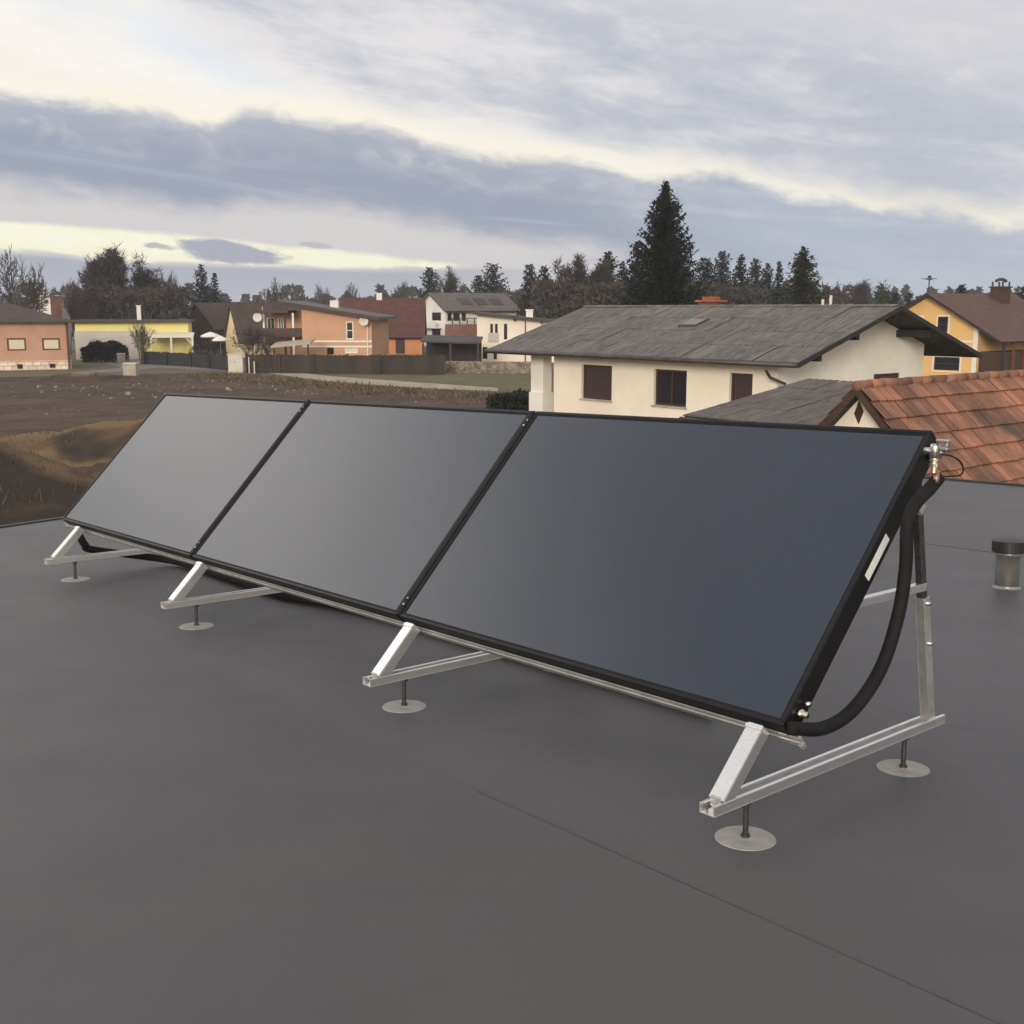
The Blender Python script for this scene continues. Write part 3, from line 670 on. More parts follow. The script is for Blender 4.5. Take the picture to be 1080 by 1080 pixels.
# --- generic far houses
def simple_house(name, label, loc, rot, Wd, Dp, z1, rzv, axis, wallm, roofm, fholes=(), wins=(), over=.5, verge=.4, lholes=(), th=.16, cat='house'):
    h = House(name, label, cat, loc, rot)
    m = MB()
    wall(m, (0, 0, 0), (1, 0, 0), Wd, 0, z1, list(fholes), (0, 1, 0)); wall(m, (0, 0, 0), (0, 1, 0), Dp, 0, z1, list(lholes), (1, 0, 0))
    wall(m, (Wd, 0, 0), (0, 1, 0), Dp, 0, z1, [], (-1, 0, 0)); wall(m, (0, Dp, 0), (1, 0, 0), Wd, 0, z1, [], (0, -1, 0))
    if axis == 'x':
        for xx in (0, Wd): m.poly([(xx, 0, z1), (xx, Dp, z1), (xx, Dp / 2, rzv - .05)])
        s_ = (rzv - z1) / (Dp / 2)
        h.part(m, 'wall', M[wallm])
        roof_slab(h, 'roof', (-verge, -over, z1 - over * s_), (Wd + 2 * verge, 0, 0), (0, Dp / 2 + over, rzv - z1 + over * s_), th, M[roofm])
        roof_slab(h, 'roof', (-verge, Dp + over, z1 - over * s_), (Wd + 2 * verge, 0, 0), (0, -Dp / 2 - over, rzv - z1 + over * s_), th, M[roofm])
    elif axis == 'y':
        for yy in (0, Dp): m.poly([(0, yy, z1), (Wd, yy, z1), (Wd / 2, yy, rzv - .05)])
        s_ = (rzv - z1) / (Wd / 2); h.part(m, 'wall', M[wallm])
        roof_slab(h, 'roof', (-over, -verge, z1 - over * s_), (0, Dp + 2 * verge, 0), (Wd / 2 + over, 0, rzv - z1 + over * s_), th, M[roofm])
        roof_slab(h, 'roof', (Wd + over, -verge, z1 - over * s_), (0, Dp + 2 * verge, 0), (-Wd / 2 - over, 0, rzv - z1 + over * s_), th, M[roofm])
    elif axis == 'hip':
        h.part(m, 'wall', M[wallm]); m = MB(); o_ = over; a = Dp / 2
        b = [(-o_, -o_, z1), (Wd + o_, -o_, z1), (Wd + o_, Dp + o_, z1), (-o_, Dp + o_, z1), (a, a, rzv), (Wd - a, a, rzv)]
        for f in ((0, 1, 5, 4), (1, 2, 5), (2, 3, 4, 5), (3, 0, 4), (3, 2, 1, 0)): m.poly([b[i] for i in f])
        h.part(m, 'roof', M[roofm])
    return h
def rel(h0, holes): return holes

# salmon bungalow on a stone plinth (left edge)
pb = G(75, 389.5); rs = R(22)
Wd = 15.0; org = pb - Vector((math.cos(rs), math.sin(rs), 0)) * Wd
tmp = House('probe', '', '', org, rs)
f = [tmp.rect(8, 356.5, 27, 370), tmp.rect(45, 356.5, 63, 369.5)]; b = [tmp.rect(18.5, 384, 24, 389), tmp.rect(52.5, 383.5, 58.5, 388)]
ztop = tmp.hit(40, 339).z; zpl = tmp.hit(40, 380.5).z; bpy.data.objects.remove(tmp.root)
hs = simple_house('plinth_bungalow', 'salmon pink bungalow on a pale stone plinth at the left edge', org, rs, Wd, 9.0, ztop, ztop + 1.45, 'hip', 'salmon', 'tiledarkbrown', f, over=.55)
for q in f: hs.window(q, frame='redwood', pane='shutter', depth=.08, mull=0, fw=.13, sill=False)
m = MB(); wall(m, (0, -.06, -.3), (1, 0, 0), Wd + .06, 0, zpl + .3, [(a, c + .3, d, e + .3) for a, c, d, e in b], (0, 1, 0)); m.box(Wd + .001, -.06, 0, Wd + .06, 9, zpl); m.obox((0, -.06, zpl), (Wd + .06, 0, 0), (0, .055, 0), (0, 0, .02)); hs.part(m, 'plinth', M['stonework'])
for q in b: hs.window(q, y=-.058, frame='darkwood', pane='pane', depth=.055, mull=0, fw=.1, sill=False)
m = MB(); m.box(-.55, -.62, ztop - .10, Wd + .6, -.5, ztop + .03); hs.part(m, 'fascia', M['gutter'])
m = MB(); m.tube([(Wd - .12, -.1, 0), (Wd - .12, -.1, ztop - .1)], .09, 8); hs.part(m, 'downpipe', M['redwood'])
c = hs.hit(59, 318, 1, 4.5); m = MB(); m.box(c.x - .45, 4.1, ztop + .3, c.x + .45, 4.9, hs.hit(59, 312, 1, 4.5).z); ch = hs.part(m, 'chimney', M['brick'])

def at0(px, Y): p = at(px, 330, Y); return Vector((p.x, p.y, 0))
# white flat house behind it
p = at0(29, 135)
h = House('flat_roofed_house', 'small white flat roofed house behind the red brick chimney', 'house', p, R(4))
za, zb = hz(313.5, 135), hz(321, 135)
m = MB(); q = [h.rect(37, 316, 41, 320), h.rect(47, 316, 51, 320)]; wall(m, (0, 0, 0), (1, 0, 0), 3.6, 0, za, q, (0, 1, 0)); m.box(0, .2, 0, 3.6, 5, za - .01); h.part(m, 'wall', M['white'])
m = MB(); m.box(-.3, -.4, za, 3.9, 5.3, za + .22); h.part(m, 'roof', M['greyrender'])
for w in q: h.window(w, frame='darkwood', mull=0, sill=False)

# yellow long house
p = at0(78, 114); h = House('long_house', 'long yellow house with white lower wall and pale veranda', 'house', p, R(13))
xe = h.hit(198.5, 345).x; zt = h.hit(150, 340).z; zm = h.hit(110, 349).z; xm = h.hit(146, 360).x
m = MB(); m.box(0, 0, 0, xe, 8, zt); h.part(m, 'wall', M['yellow'])
m = MB(); m.box(-.02, -.5, 0, xm, -.002, zm); m.box(h.hit(100, 360).x, -.56, h.hit(100, 358).z, h.hit(112, 360).x, -.501, h.hit(100, 357).z + .1); h.part(m, 'lower_wall', M['greyrender'])
m = MB(); m.box(-.5, -.7, zt, xe + .3, 8.4, zt + .22); h.part(m, 'roof', M['darkroof'])
a, b = h.hit(144, 323, 1, 3), h.hit(149, 337, 1, 3); m = MB(); m.box(a.x, 2.8, zt + .22, b.x, 3.3, a.z); m.box(a.x - .05, 2.75, a.z, b.x + .05, 3.35, a.z + .1); h.part(m, 'chimney', M['white'])
a, b = h.hit(152, 354, 1, -2.5), h.hit(204, 356, 1, -2.5)
m = MB(); m.obox((a.x, -2.6, b.z), (b.x - a.x, 0, 0), (0, 2.59, .35), (0, 0, .12)); pg = h.part(m, 'veranda_roof', M['trimwhite'])
for xx in (159, 180.5, 203):
    px = h.hit(xx, 360, 1, -2.5).x; m = MB(); m.box(px - .09, -2.59, 0, px + .09, -2.41, b.z)
    if xx != 180.5: m.bar((px, -2.5, b.z - .7), (px + (.6 if xx < 180 else -.6), -2.5, b.z - .05), .08, .08, (0, 1, 0))
    m.build('post', M['trimwhite'], pg)

# brown house group left of the apricot house
p = at0(196, 150); z1, z2 = hz(352, 150), hz(331, 150)
simple_house('brown_roofed_house', 'low house with plain brown roof behind the charcoal fence', p, R(2), 4.8, 7, max(z1, 1.2), z2 + .2, 'x', 'greyrender', 'tiledarkbrown')
p = at0(226, 140); 
simple_house('gabled_shed', 'tall dark brown roof rising behind the pale yellow gable', p, R(62), 6, 5.5, hz(345, 140), hz(319, 140), 'x', 'brownwood', 'tiledarkbrown', over=.3)
p = at0(252, 118); zr = hz(318.5, 122)
h = simple_house('gabled_house', 'house with dark brown roof and pale yellow gable, left of the apricot house', p, R(30), 9, 5.2, 2.1, zr, 'x', 'paleyellow', 'tiledarkbrown', over=.4, verge=.25)
m = MB(); m.tube([(3, 1.6, 3.6), (3, 1.6, 5.2)], .07, 8); m.lathe([(0, 0)], 4) if False else None; h.part(m, 'vent_pipe', M['steel'])

# apricot house with one-pitch roof and balcony
p = at0(318, 97); h = House('mono_pitch_house', 'apricot house with single pitch roof, balcony and satellite dish', 'house', p, R(-4))
xr = h.hit(392, 350).x; xl = h.hit(275, 345, 1, 1.5).x
za, zb = h.hit(300, 324).z, h.hit(392, 336).z
q = [h.rect(365, 339, 372.5, 358), h.rect(345, 365.5, 352, 374), h.rect(363.5, 367, 377, 372.5)]
zlow = h.hit(350, 362).z
sl_ = (zb - za) / (xr - 0)
m = MB(); wall(m, (0, 0, 0), (1, 0, 0), xr, 0, zb, q, (0, 1, 0)); m.poly([(0, 0, zb), (xr, 0, zb), (0, 0, za - .12)])
m.poly([(0, 0, 0), (0, 8, 0), (0, 8, za - .12), (0, 0, za - .12)]); m.poly([(xr, 0, 0), (xr, 8, 0), (xr, 8, zb), (xr, 0, zb)])
m.box(xl + .8, 2.2, 0, -.01, 8, za - .3); h.part(m, 'wall', M['orange'])
x0 = h.hit(292, 322, 1, -.5).x; x1 = h.hit(400, 335, 1, -.5).x
m = MB(); m.obox((x0, -.6, za + sl_ * x0 + .05), (x1 - x0, 0, sl_ * (x1 - x0)), (0, 9, 0), (0, 0, .22)); h.part(m, 'roof', M['tilegrey'])
m = MB(); m.obox((x0, -.64, za + sl_ * x0 - .06), (x1 - x0, 0, sl_ * (x1 - x0)), (0, .038, 0), (0, 0, .3)); h.part(m, 'fascia', M['brownwood'])
h.window(q[0], frame='trimwhite', mull=0, cross=1, fw=.1, sill=False); h.window(q[1], frame='brownwood', mull=0, sill=False); h.window(q[2], frame='trimwhite', pane='shutter', mull=0, sill=False)
for zz in (h.hit(350, 360).z, h.hit(350, 365.5).z):
    m = MB(); m.box(0, -.03, zz - .07, xr, -.001, zz + .07); h.part(m, 'white_band', M['trimwhite'])
zf = h.hit(295, 352, 1, 0).z; zh = h.hit(295, 346, 1, 0).z; zc = h.hit(285, 330, 1, 0).z
m = MB(); m.box(xl, .0, zf - .25, -.01, 2.19, zf); h.part(m, 'balcony_floor', M['brownwood'])
m = MB(); m.box(xl, 0, zf + .001, -.01, .08, zh); m.box(xl, .081, zf + .001, xl + .08, 2.1, zh); h.part(m, 'balcony_rail', M['brownwood'])
for xx in (278, 300, 309):
    v = h.hit(xx, 340, 1, .1).x; m = MB(); m.box(v - .08, .1, 0, v + .08, .26, zc); h.part(m, 'balcony_post', M['trimwhite'] if xx != 300 else M['brownwood'])
m = MB(); m.box(h.hit(270, 330, 1, 0).x, -.4, zc, h.hit(305, 330, 1, 0).x, 2.5, zc + .2); h.part(m, 'balcony_roof', M['tiledarkbrown'])
w = [h.rect(282, 335, 290, 350, 1, 2.19), h.rect(294, 335, 299, 350, 1, 2.19)]
for a in w: h.window(a, y=2.12, frame='trimwhite', depth=.06, mull=1, sill=False)
for cx, cy, yy, lab in ((384, 339, -.45, 'satellite dish'), (272, 335, -.2, '')):
    c = h.hit(cx, cy, 1, yy); m = MB(); r0 = .38
    m.lathe([(0, 0), (r0 * .4, .02), (r0 * .75, .08), (r0, .16), (r0 * 1.02, .15), (r0 * .75, .06), (r0 * .4, .0), (0, -.02)], 20)
    dsh = m.build('satellite_dish', M['dish'], h.root, True, Matrix.Translation(c) @ Matrix.Rotation(R(80), 4, 'X'))
    m = MB(); m.tube([(0, 0, 0), (0, .0, .35)], .02, 6); m.tube([(0, 0, -.01), (.0, -.1, -.4)], .03, 6); m.build('feed_arm', M['steel'], dsh)
m = MB(); a = h.hit(388, 345, 1, -.06); m.tube([(xr - .35, -.06, 0), (xr - .35, -.06, zb - .1)], .05, 8); h.part(m, 'downpipe', M['trimwhite'])
c = h.hit(353, 322, 1, 5); m = MB(); m.box(c.x - .35, 4.7, zb, c.x + .35, 5.3, h.hit(353, 317, 1, 5).z); h.part(m, 'chimney', M['white'])
# lean-to canopy in front of it
p = at0(284, 92); h = House('carport', 'pale flat carport roof on posts below the apricot balcony', 'carport', p, R(2))
xx = h.hit(327, 362).x; z = h.hit(300, 365.5).z
m = MB(); m.obox((0, 0, z - .12), (xx, 0, .3), (0, 3, .25), (0, 0, .14)); h.part(m, 'roof', M['concrete'])
for u in (.2, xx / 2, xx - .2): m = MB(); m.box(u - .07, .1, 0, u + .07, .24, z - .11 + .3 * u / xx); h.part(m, 'post', M['brownwood'])

# house with dark red roof
p = at0(356, 126); h = None
zr, z1 = hz(314, 130), hz(351, 126)
h = simple_house('red_roofed_house', 'house with large dark red roof and orange wall beyond the apricot house', p, R(3), 9.2, 9, max(z1, 2.0), zr, 'x', 'orange2', 'tilered', over=.6, verge=.3)
m = MB()
for xx in (405, 422): u = h.hit(xx, 358).x; m.box(u - .5, -.05, .1, u + .5, -.002, h.hit(xx, 357).z)
h.part(m, 'garage_door', M['brownwood'])
c = h.hit(400, 312, 1, 4.5); m = MB(); m.box(c.x - .3, 4.2, zr - .5, c.x + .3, 4.8, hz(309, 130)); h.part(m, 'chimney', M['white'])

# white two-storey house with long roof
p = at0(470, 150); rot = R(32)
zr, z1 = hz(311, 153), hz(325, 150)
tmp = House('probe', '', '', p, rot)
f = [tmp.rect(x0, 330, x1, 338.5) for x0, x1 in ((472, 476.5), (478, 485), (487, 491.5))]
lh = [tmp.rect(x0, 329.5, x1, 338, 0, 0) for x0, x1 in ((443, 448), (455.5, 465))] + [tmp.rect(455.5, 347, 464.5, 361, 0, 0)]
xe = tmp.hit(545, 330).x; yb_ = tmp.hit(440.5, 335, 0, 0).y; bpy.data.objects.remove(tmp.root)
lh = [(a, b, c, d) for a, b, c, d in lh]
h = simple_house('two_storey_house', 'white two storey house with long grey roof and balcony in the distance', p, rot, xe, yb_, z1, zr + .3, 'x', 'white', 'tilegrey', f, over=.7, verge=.5, lholes=lh)
for a in f: h.window(a, frame='brownwood', mull=0, sill=False)
for a in lh: h.window(a, y=0, axis=0, frame='brownwood', mull=1, sill=False)
zf = h.hit(480, 344).z; m = MB(); m.box(.2, -1.3, zf - .2, xe, -.01, zf); h.part(m, 'balcony_floor', M['brownwood'])
m = MB()
u = .3
while u < xe: m.box(u - .06, -1.28, zf + .001, u + .06, -1.2, zf + .95); u += 1.1
m.box(.2, -1.29, zf + .95, xe, -1.19, zf + 1.05); h.part(m, 'balcony_rail', M['brownwood'])
m = MB(); zb2 = h.hit(455, 345, 0, -.9).z; m.box(-1.0, 1, zb2 - .15, -.01, yb_ - .5, zb2); m.box(-1.0, 1, zb2, -.92, yb_ - .5, zb2 + .8); h.part(m, 'side_balcony', M['white'])
for i in range(3): m = MB(); u = 3 + i * 2.4; s_ = (zr + .3 - z1) / (yb_ / 2); m.obox((u, .8, z1 + .8 * s_ + .03), (1.6, 0, 0), (0, 1.6, 1.6 * s_), (0, 0, .06)); h.part(m, 'roof_panel', M['darkroof'])

# cream modern house with one-pitch roof
p = at0(503, 108); h = House('render_house', 'cream two storey house with dark single pitch roof beside the gabion wall', 'house', p, R(-2))
q = [h.rect(517, 341.5, 520, 358), h.rect(522, 341.5, 525, 358), h.rect(531.5, 341.5, 535, 358), h.rect(509, 366, 514, 378.5), h.rect(520.5, 367, 524, 379)]
xe = h.hit(592, 345).x; za, zb = h.hit(505, 332).z, h.hit(590, 341).z
m = MB(); wall(m, (0, 0, 0), (1, 0, 0), xe, 0, zb, q, (0, 1, 0)); m.poly([(0, 0, zb), (xe, 0, zb), (0, 0, za)]); m.poly([(0, 0, 0), (0, 9, 0), (0, 9, za), (0, 0, za)]); h.part(m, 'wall', M['cream'])
sl_ = (zb - za) / xe
m = MB(); m.obox((-.35, -.7, za - .35 * sl_), (xe + .7, 0, sl_ * (xe + .7)), (0, 10, 0), (0, 0, .25)); h.part(m, 'roof', M['darkroof'])
m = MB()
for u in (3.5, 6, 8.5): m.box(u - .06, -.6, za + sl_ * u - .2, u + .06, -.01, za + sl_ * u - .005)
h.part(m, 'rafter', M['darkwood'])
for a in q: h.window(a, frame='brownwood', mull=0, fw=.05, sill=False)
a = h.rect(515, 351, 525.5, 360.5); m = MB(); m.box(a[0], -.12, a[1], a[2], -.03, a[3]); h.part(m, 'balustrade', M['greyrender'])
u = h.hit(554, 350, 1, -.08).x; m = MB(); m.tube([(u, -.08, 0), (u, -.08, za + sl_ * u - .1)], .05, 8); h.part(m, 'downpipe', M['gutter'])
c = h.hit(558.5, 330, 1, 3); m = MB(); m.box(c.x - .33, 2.7, zb, c.x + .33, 3.3, h.hit(558, 327.5, 1, 3).z); m.box(c.x - .4, 2.63, h.hit(558, 327.5, 1, 3).z, c.x + .4, 3.37, h.hit(558, 326.5, 1, 3).z + .02); h.part(m, 'chimney', M['white'])
# rust shed and dark carport left of it
p = at0(471, 111)
simple_house('tiled_shed', 'shed with rust brown roof left of the cream two storey house', p, R(2), 3.1, 5, hz(359, 111), hz(342, 113), 'x', 'brownwood', 'tilerust', over=.3, verge=.2, cat='shed')
p = at0(443, 100); h = House('open_shed', 'dark low open shed behind the brown fence end', 'shed', p, R(-2))
z = hz(361, 100); m = MB(); m.obox((0, 0, z), (5.2, 0, -.15), (0, 4, .4), (0, 0, .16)); h.part(m, 'roof', M['darkroof'])
m = MB(); m.box(.1, 3.6, 0, 5.1, 3.75, z + .15); h.part(m, 'back_wall', M['darkwood'])
for u in (.2, 2.6, 5.0): m = MB(); m.box(u - .08, .1, 0, u + .08, .26, z - .16); h.part(m, 'post', M['brownwood'])

# golden house at the right
rot = R(40); Yc = 80; p = at(1030, 380, Yc); p.z = 0
h = House('golden_house', 'golden yellow house with brown tiled roof and chimney at the right edge', 'house', p, rot)
Dp = 7.6; zr = hz(309, 83); z1 = hz(342, 80); s_ = (zr - z1) / (Dp / 2)
lh = [h.rect(989, 334, 1000.5, 350, 0, 0), h.rect(960, 334.5, 973, 350, 0, 0), h.rect(984.5, 377, 1012.5, 390, 0, 0)]
m = MB(); wall(m, (0, 0, 0), (0, 1, 0), Dp, 0, z1, [q for q in lh if q[3] < z1], (1, 0, 0))
zt2 = [q for q in lh if q[3] >= z1]
m2 = MB()
for xx in (0, 12): m.poly([(xx, 0, z1), (xx, Dp, z1), (xx, Dp / 2, zr - .1)])
m.poly([(0, 0, 0), (12, 0, 0), (12, 0, z1), (0, 0, z1)]); h.part(m, 'wall', M['ochre'])
for q in lh: h.window(q, y=0, axis=0, frame='brownwood', pane='pane', depth=(.1 if q[3] < z1 else -.02), mull=0, cross=1, sill=False, trim='trimwhite')
ovr = 2.0
roof_slab(h, 'roof', (-.6, -ovr, z1 - ovr * s_), (13, 0, 0), (0, Dp / 2 + ovr, zr - z1 + ovr * s_), .16, M['tilebrown'])
roof_slab(h, 'roof', (-.6, Dp + .9, z1 - .9 * s_), (13, 0, 0), (0, -Dp / 2 - .9, zr - z1 + .9 * s_), .16, M['tilebrown'])
m = MB()
for a_, b_ in ((-ovr, Dp / 2), (Dp + .9, Dp / 2)):
    e_ = z1 - (ovr if a_ < 0 else .9) * s_; m.obox((-.64, a_, e_ - .2), (.038, 0, 0), (0, b_ - a_, zr - e_), (0, 0, .2))
h.part(m, 'verge_board', M['darkwood'])
m = MB(); m.box(-.03, .002, 0, -.002, .35, z1); zz = h.hit(1010, 360, 0, 0).z; m.box(-.03, .36, zz - .07, -.002, Dp, zz + .07); h.part(m, 'corner_trim', M['trimwhite'])
m = MB(); m.box(.3, -1.7, 0, 9, -.01, 2.0); h.part(m, 'terrace_enclosure', M['brownwood'])
for u in (.2, 1.6, 3.2, 4.8): m = MB(); m.box(u - .09, -1.85, 0, u + .09, -1.71, z1 - 1.8 * s_ - .1); h.part(m, 'terrace_post', M['redwood'] if u > .2 else M['darkwood'])
c = h.hit(1055, 310, 1, Dp / 2 - .8); m = MB(); m.box(c.x - .6, Dp/2 - 1.3, zr - 1.4, c.x + .6, Dp/2 - .3, hz(303, 86)); ch = h.part(m, 'chimney', M['darkbrick'])
m = MB(); z3 = hz(303, 86); m.box(c.x - .7, Dp/2 - 1.4, z3, c.x + .7, Dp/2 - .2, z3 + .1)
for a_ in (-.5, .5):
    for b_ in (-1.2, -.4): m.box(c.x + a_ - .05, Dp/2 + b_ - .05, z3 + .1, c.x + a_ + .05, Dp/2 + b_ + .05, z3 + .45)
m.tube([(c.x - .75, Dp/2 - .8, z3 + .5), (c.x - .3, Dp/2 - .8, z3 + .62), (c.x + .3, Dp/2 - .8, z3 + .62), (c.x + .75, Dp/2 - .8, z3 + .5)], .12, 8); m.build('chimney_hood', M['darkroof'], ch)
c = h.hit(977, 300, 1, Dp / 2); z4 = hz(293, 84)
m = MB(); m.tube([(-.3, Dp/2, zr - .1), (-.3, Dp/2, z4)], .045, 6); m.bar((-.75, Dp/2, z4 - .15), (.1, Dp/2, z4 - .15), .05, .05)
for u in (-.65, -.45, -.2, .02): m.bar((u, Dp/2 - .4, z4 - .1), (u, Dp/2 + .4, z4 - .1), .06, .04)
m.box(-.42, Dp/2 - .08, z4 - .05, -.18, Dp/2 + .08, z4 + .12); h.part(m, 'antenna', M['darkroof'])

# ------------------------------------------------------------------ fences, walls and small street things
def run(name, label, cat, pts, hgt, th, m_, post=None, kind='board'):
    root = empty(name, place(pts[0])); tag(root, label, cat)
    q = [Vector(p) - Vector(pts[0]) for p in pts]; m = MB()
    for a, b in zip(q, q[1:]):
        d = (b - a); n = Vector((-d.y, d.x, 0)).normalized()
        if kind == 'solid': m.obox(a - n * th/2, d, n * th, (0, 0, hgt))
        else:
            L_ = d.length; u = d.normalized(); t = 0
            while t < L_: 
                w = min(.16, L_ - t); m.obox(a + u * t - n * th/2, u * w * .94, n * th, (0, 0, hgt + rnd.gauss(0, .03))); t += .16
            m.obox(a + n * th/2 + Vector((0, 0, hgt * .3)), d, n * .04, (0, 0, .1)); m.obox(a + n * th/2 + Vector((0, 0, hgt * .75)), d, n * .04, (0, 0, .1))
    m.build('panel', M[m_], root)
    if post:
        for a, b in zip(q, q[1:]):
            k = max(1, int((b - a).length / 2.6))
            for i in range(k + 1):
                c = a.lerp(b, i / k); m = MB(); d = (b - a).normalized(); n = Vector((-d.y, d.x, 0)); m.obox(c - n * (th/2 + .12) - d * .06, d * .12, n * .10, (0, 0, hgt + .08)); m.build('post', M[post], root)
    return root
run('privacy_fence', 'long charcoal privacy fence in front of the pale veranda', 'fence', [at0(150, 104), at0(200, 99), at0(240, 93)], 1.15, .06, 'fenceblue', 'fenceblue')
run('board_fence', 'dark brown board fence in front of the apricot house', 'fence', [at0(258, 89.5), at0(330, 88.5), at0(400, 88), at0(468, 87)], 1.45, .06, 'fence', 'fence')
gw = run('gabion_wall', 'low gabion wall of pale stones below the cream two storey house', 'wall', [at0(470, 89.5), at0(580, 88)], .92, .6, 'gabion', None, 'solid')
d_ = at0(580, 88) - at0(470, 89.5); u_ = d_.normalized(); n_ = Vector((u_.y, -u_.x, 0)); m = MB()
for i in range(1500):
    t = rnd.uniform(0, d_.length); zz = rnd.uniform(.02, .86); r0 = rnd.uniform(.06, .13); c = u_ * t + n_ * .3 + Vector((0, 0, zz)); e1_ = (u_ + Vector((0, 0, rnd.gauss(0, .4)))).normalized(); e3 = e1_.cross(n_).normalized()
    m.obox(c - e1_ * r0 - e3 * r0 * .5 - n_ * .05, e1_ * r0 * 1.8, e3 * r0 * 1.2, n_ * rnd.uniform(.07, .13) + e3 * .02)
m.build('stone_fill', M['stone'], gw)
def cab(px, Y, w, hgt, label, m_='cabinet'):
    root = empty('utility_cabinet', place(at0(px, Y), R(6))); tag(root, label, 'cabinet')
    m = MB(); m.box(-w/2, -.25, .12, w/2, .25, hgt - .08); m.build('body', M[m_], root)
    m = MB(); m.box(-w/2 - .03, -.29, hgt - .08, w/2 + .03, .29, hgt); m.build('lid', M['greyrender'], root)
    m = MB(); m.box(-w/2 - .02, -.28, 0, w/2 + .02, .28, .119); m.build('base', M['concrete'], root)
    for sx in (-1, 1): m = MB(); m.box(min(0, sx * (w/2 - .04)) + .006, -.268, .18, max(0, sx * (w/2 - .04)) - .006, -.251, hgt - .14); d = m.build('door', M[m_], root); 
    m = MB(); m.box(-.06, -.29, hgt * .5, -.03, -.269, hgt * .5 + .16); m.build('handle', M['darkroof'], root)
cab(246.5, 89.5, 1.12, 1.5, 'tall pale utility cabinet beside the end of the brown fence')
def pillar(px, Y, w, hgt, label):
    root = empty('gate_pillar', place(at0(px, Y), R(5))); tag(root, label, 'pillar', 'pale pillars beside the road')
    m = MB(); m.box(-w/2, -w/2, 0, w/2, w/2, hgt - .08); m.build('shaft', M['concrete'], root, bevel=.02)
    m = MB(); m.box(-w/2 - .04, -w/2 - .04, hgt - .08, w/2 + .04, w/2 + .04, hgt); m.build('cap', M['cabinet'], root, bevel=.02)
pillar(134.5, 86, .95, .95, 'nearer wider pale pillar at the field edge')
pillar(125, 105, .6, .95, 'farther narrow pale pillar beside the dark bush')

def parasol(px, top, Y, r0, label):
    root = empty('garden_parasol', place(at0(px, Y))); tag(root, label, 'parasol', 'white garden parasols'); H = hz(top, Y)
    m = MB(); m.cyl((0, 0), .03, 0, H, 8); m.build('pole', M['steel'], root)
    m = MB(); m.lathe([(.04, H), (r0 * .5, H - .14), (r0, H - .36), (r0, H - .48), (r0 - .01, H - .36), (r0 * .5, H - .17), (.04, H - .03)], 8); m.build('canopy', M['white'], root)
parasol(221, 350, 107, .95, 'larger white garden parasol behind the charcoal fence'); parasol(231, 354, 105, .75, 'smaller lower white parasol next to the pale yellow gable')
for px, Y, hh, lb in ((260.5, 89.2, 1.25, 'thin grey post close to the pale utility cabinet'), (266, 88.8, .95, 'shorter thin grey post farther from the utility cabinet')):
    root = empty('marker_post', place(at0(px, Y))); tag(root, lb, 'post', 'thin posts by the road')
    m = MB(); m.cyl((0, 0), .05, .02, hh, 10); m.build('shaft', M['cabinet'], root); m = MB(); m.lathe([(.12, 0), (.12, .03), (.05, .05)], 12); m.build('base', M['concrete'], root)
# ------------------------------------------------------------------ vegetation
def tri(m, p, d, up, l, w):
    s_ = d.cross(up).normalized(); m.poly([p - s_ * w, p + d * l, p + s_ * w])
def conifer(base, H, Rr, seed, label, needle='needle', res=1.0, skirt=.06, group='conifers behind the houses', power=.85, name='spruce_tree', upturn=.25, stretch=1, full=1):
    tv = max(0, hz(322, base.y) / H - skirt); Rr = Rr / max(.15, 1 - tv) ** power / .92
    r = random.Random(seed); root = empty(name, place(base)); tag(root, label, 'tree', group)
    m = MB(); m.tube([(0, 0, 0), (r.gauss(0, .05), r.gauss(0, .05), H * .5), (0, 0, H * .97)], [H * .016, H * .010, .01], 7); m.build('trunk', M['twigbrown'], root)
    m = MB(); z = H * skirt; up = Vector((0, 0, 1))
    while z < H * .985:
        t = (z / H - skirt) / (1 - skirt); L0 = Rr * ((1 - t) ** power) * (1 + .10 * math.sin(z * 2.1 + seed)) + .03
        nb = max(5, int(9 * full * (.6 + .6 * (1 - t)))); ph = r.uniform(0, 6.28)
        for k in range(nb):
            a = ph + 6.283 * k / nb + r.gauss(0, .18); L_ = L0 * r.uniform(.62, 1.12)
            if r.random() < .07: L_ *= .45
            o = Vector((math.cos(a), math.sin(a), 0)); drop = (.42 - .5 * t) * r.uniform(.7, 1.3)
            step = .19 / res; n = max(2, int(L_ / step))
            for i in range(n + 1):
                s_ = (i + r.random() * .6) / (n + .6); p = o * (L_ * s_) + up * (z - L_ * drop * s_ + L_ * upturn * s_ * s_ * 1.4 + r.gauss(0, .05))
                fw = (o + up * (-drop + 2.2 * upturn * s_)).normalized(); sd = o.cross(up)
                tl = (.30 + .34 * (1 - s_) * min(1, L_)) * r.uniform(.7, 1.3) * (1 if res >= 1 else 1.35) * min(1, .3 + .9 * L_)
                for sg in (-1, 1):
                    d = (fw * .75 + sd * sg * r.uniform(.4, 1.0) + up * r.uniform(-.30, .12)).normalized()
                    tri(m, p, d, up + sd * r.gauss(0, .5), tl, .085 / min(res, 1) * r.uniform(.8, 1.4))
                if r.random() < .5: tri(m, p, (fw * .5 - up * .8).normalized(), sd, tl * .9, .09 / min(res, 1))
        z += (.25 / res) * (1.15 - .5 * t) * stretch
    m.build('crown', M[needle], root)
    return root
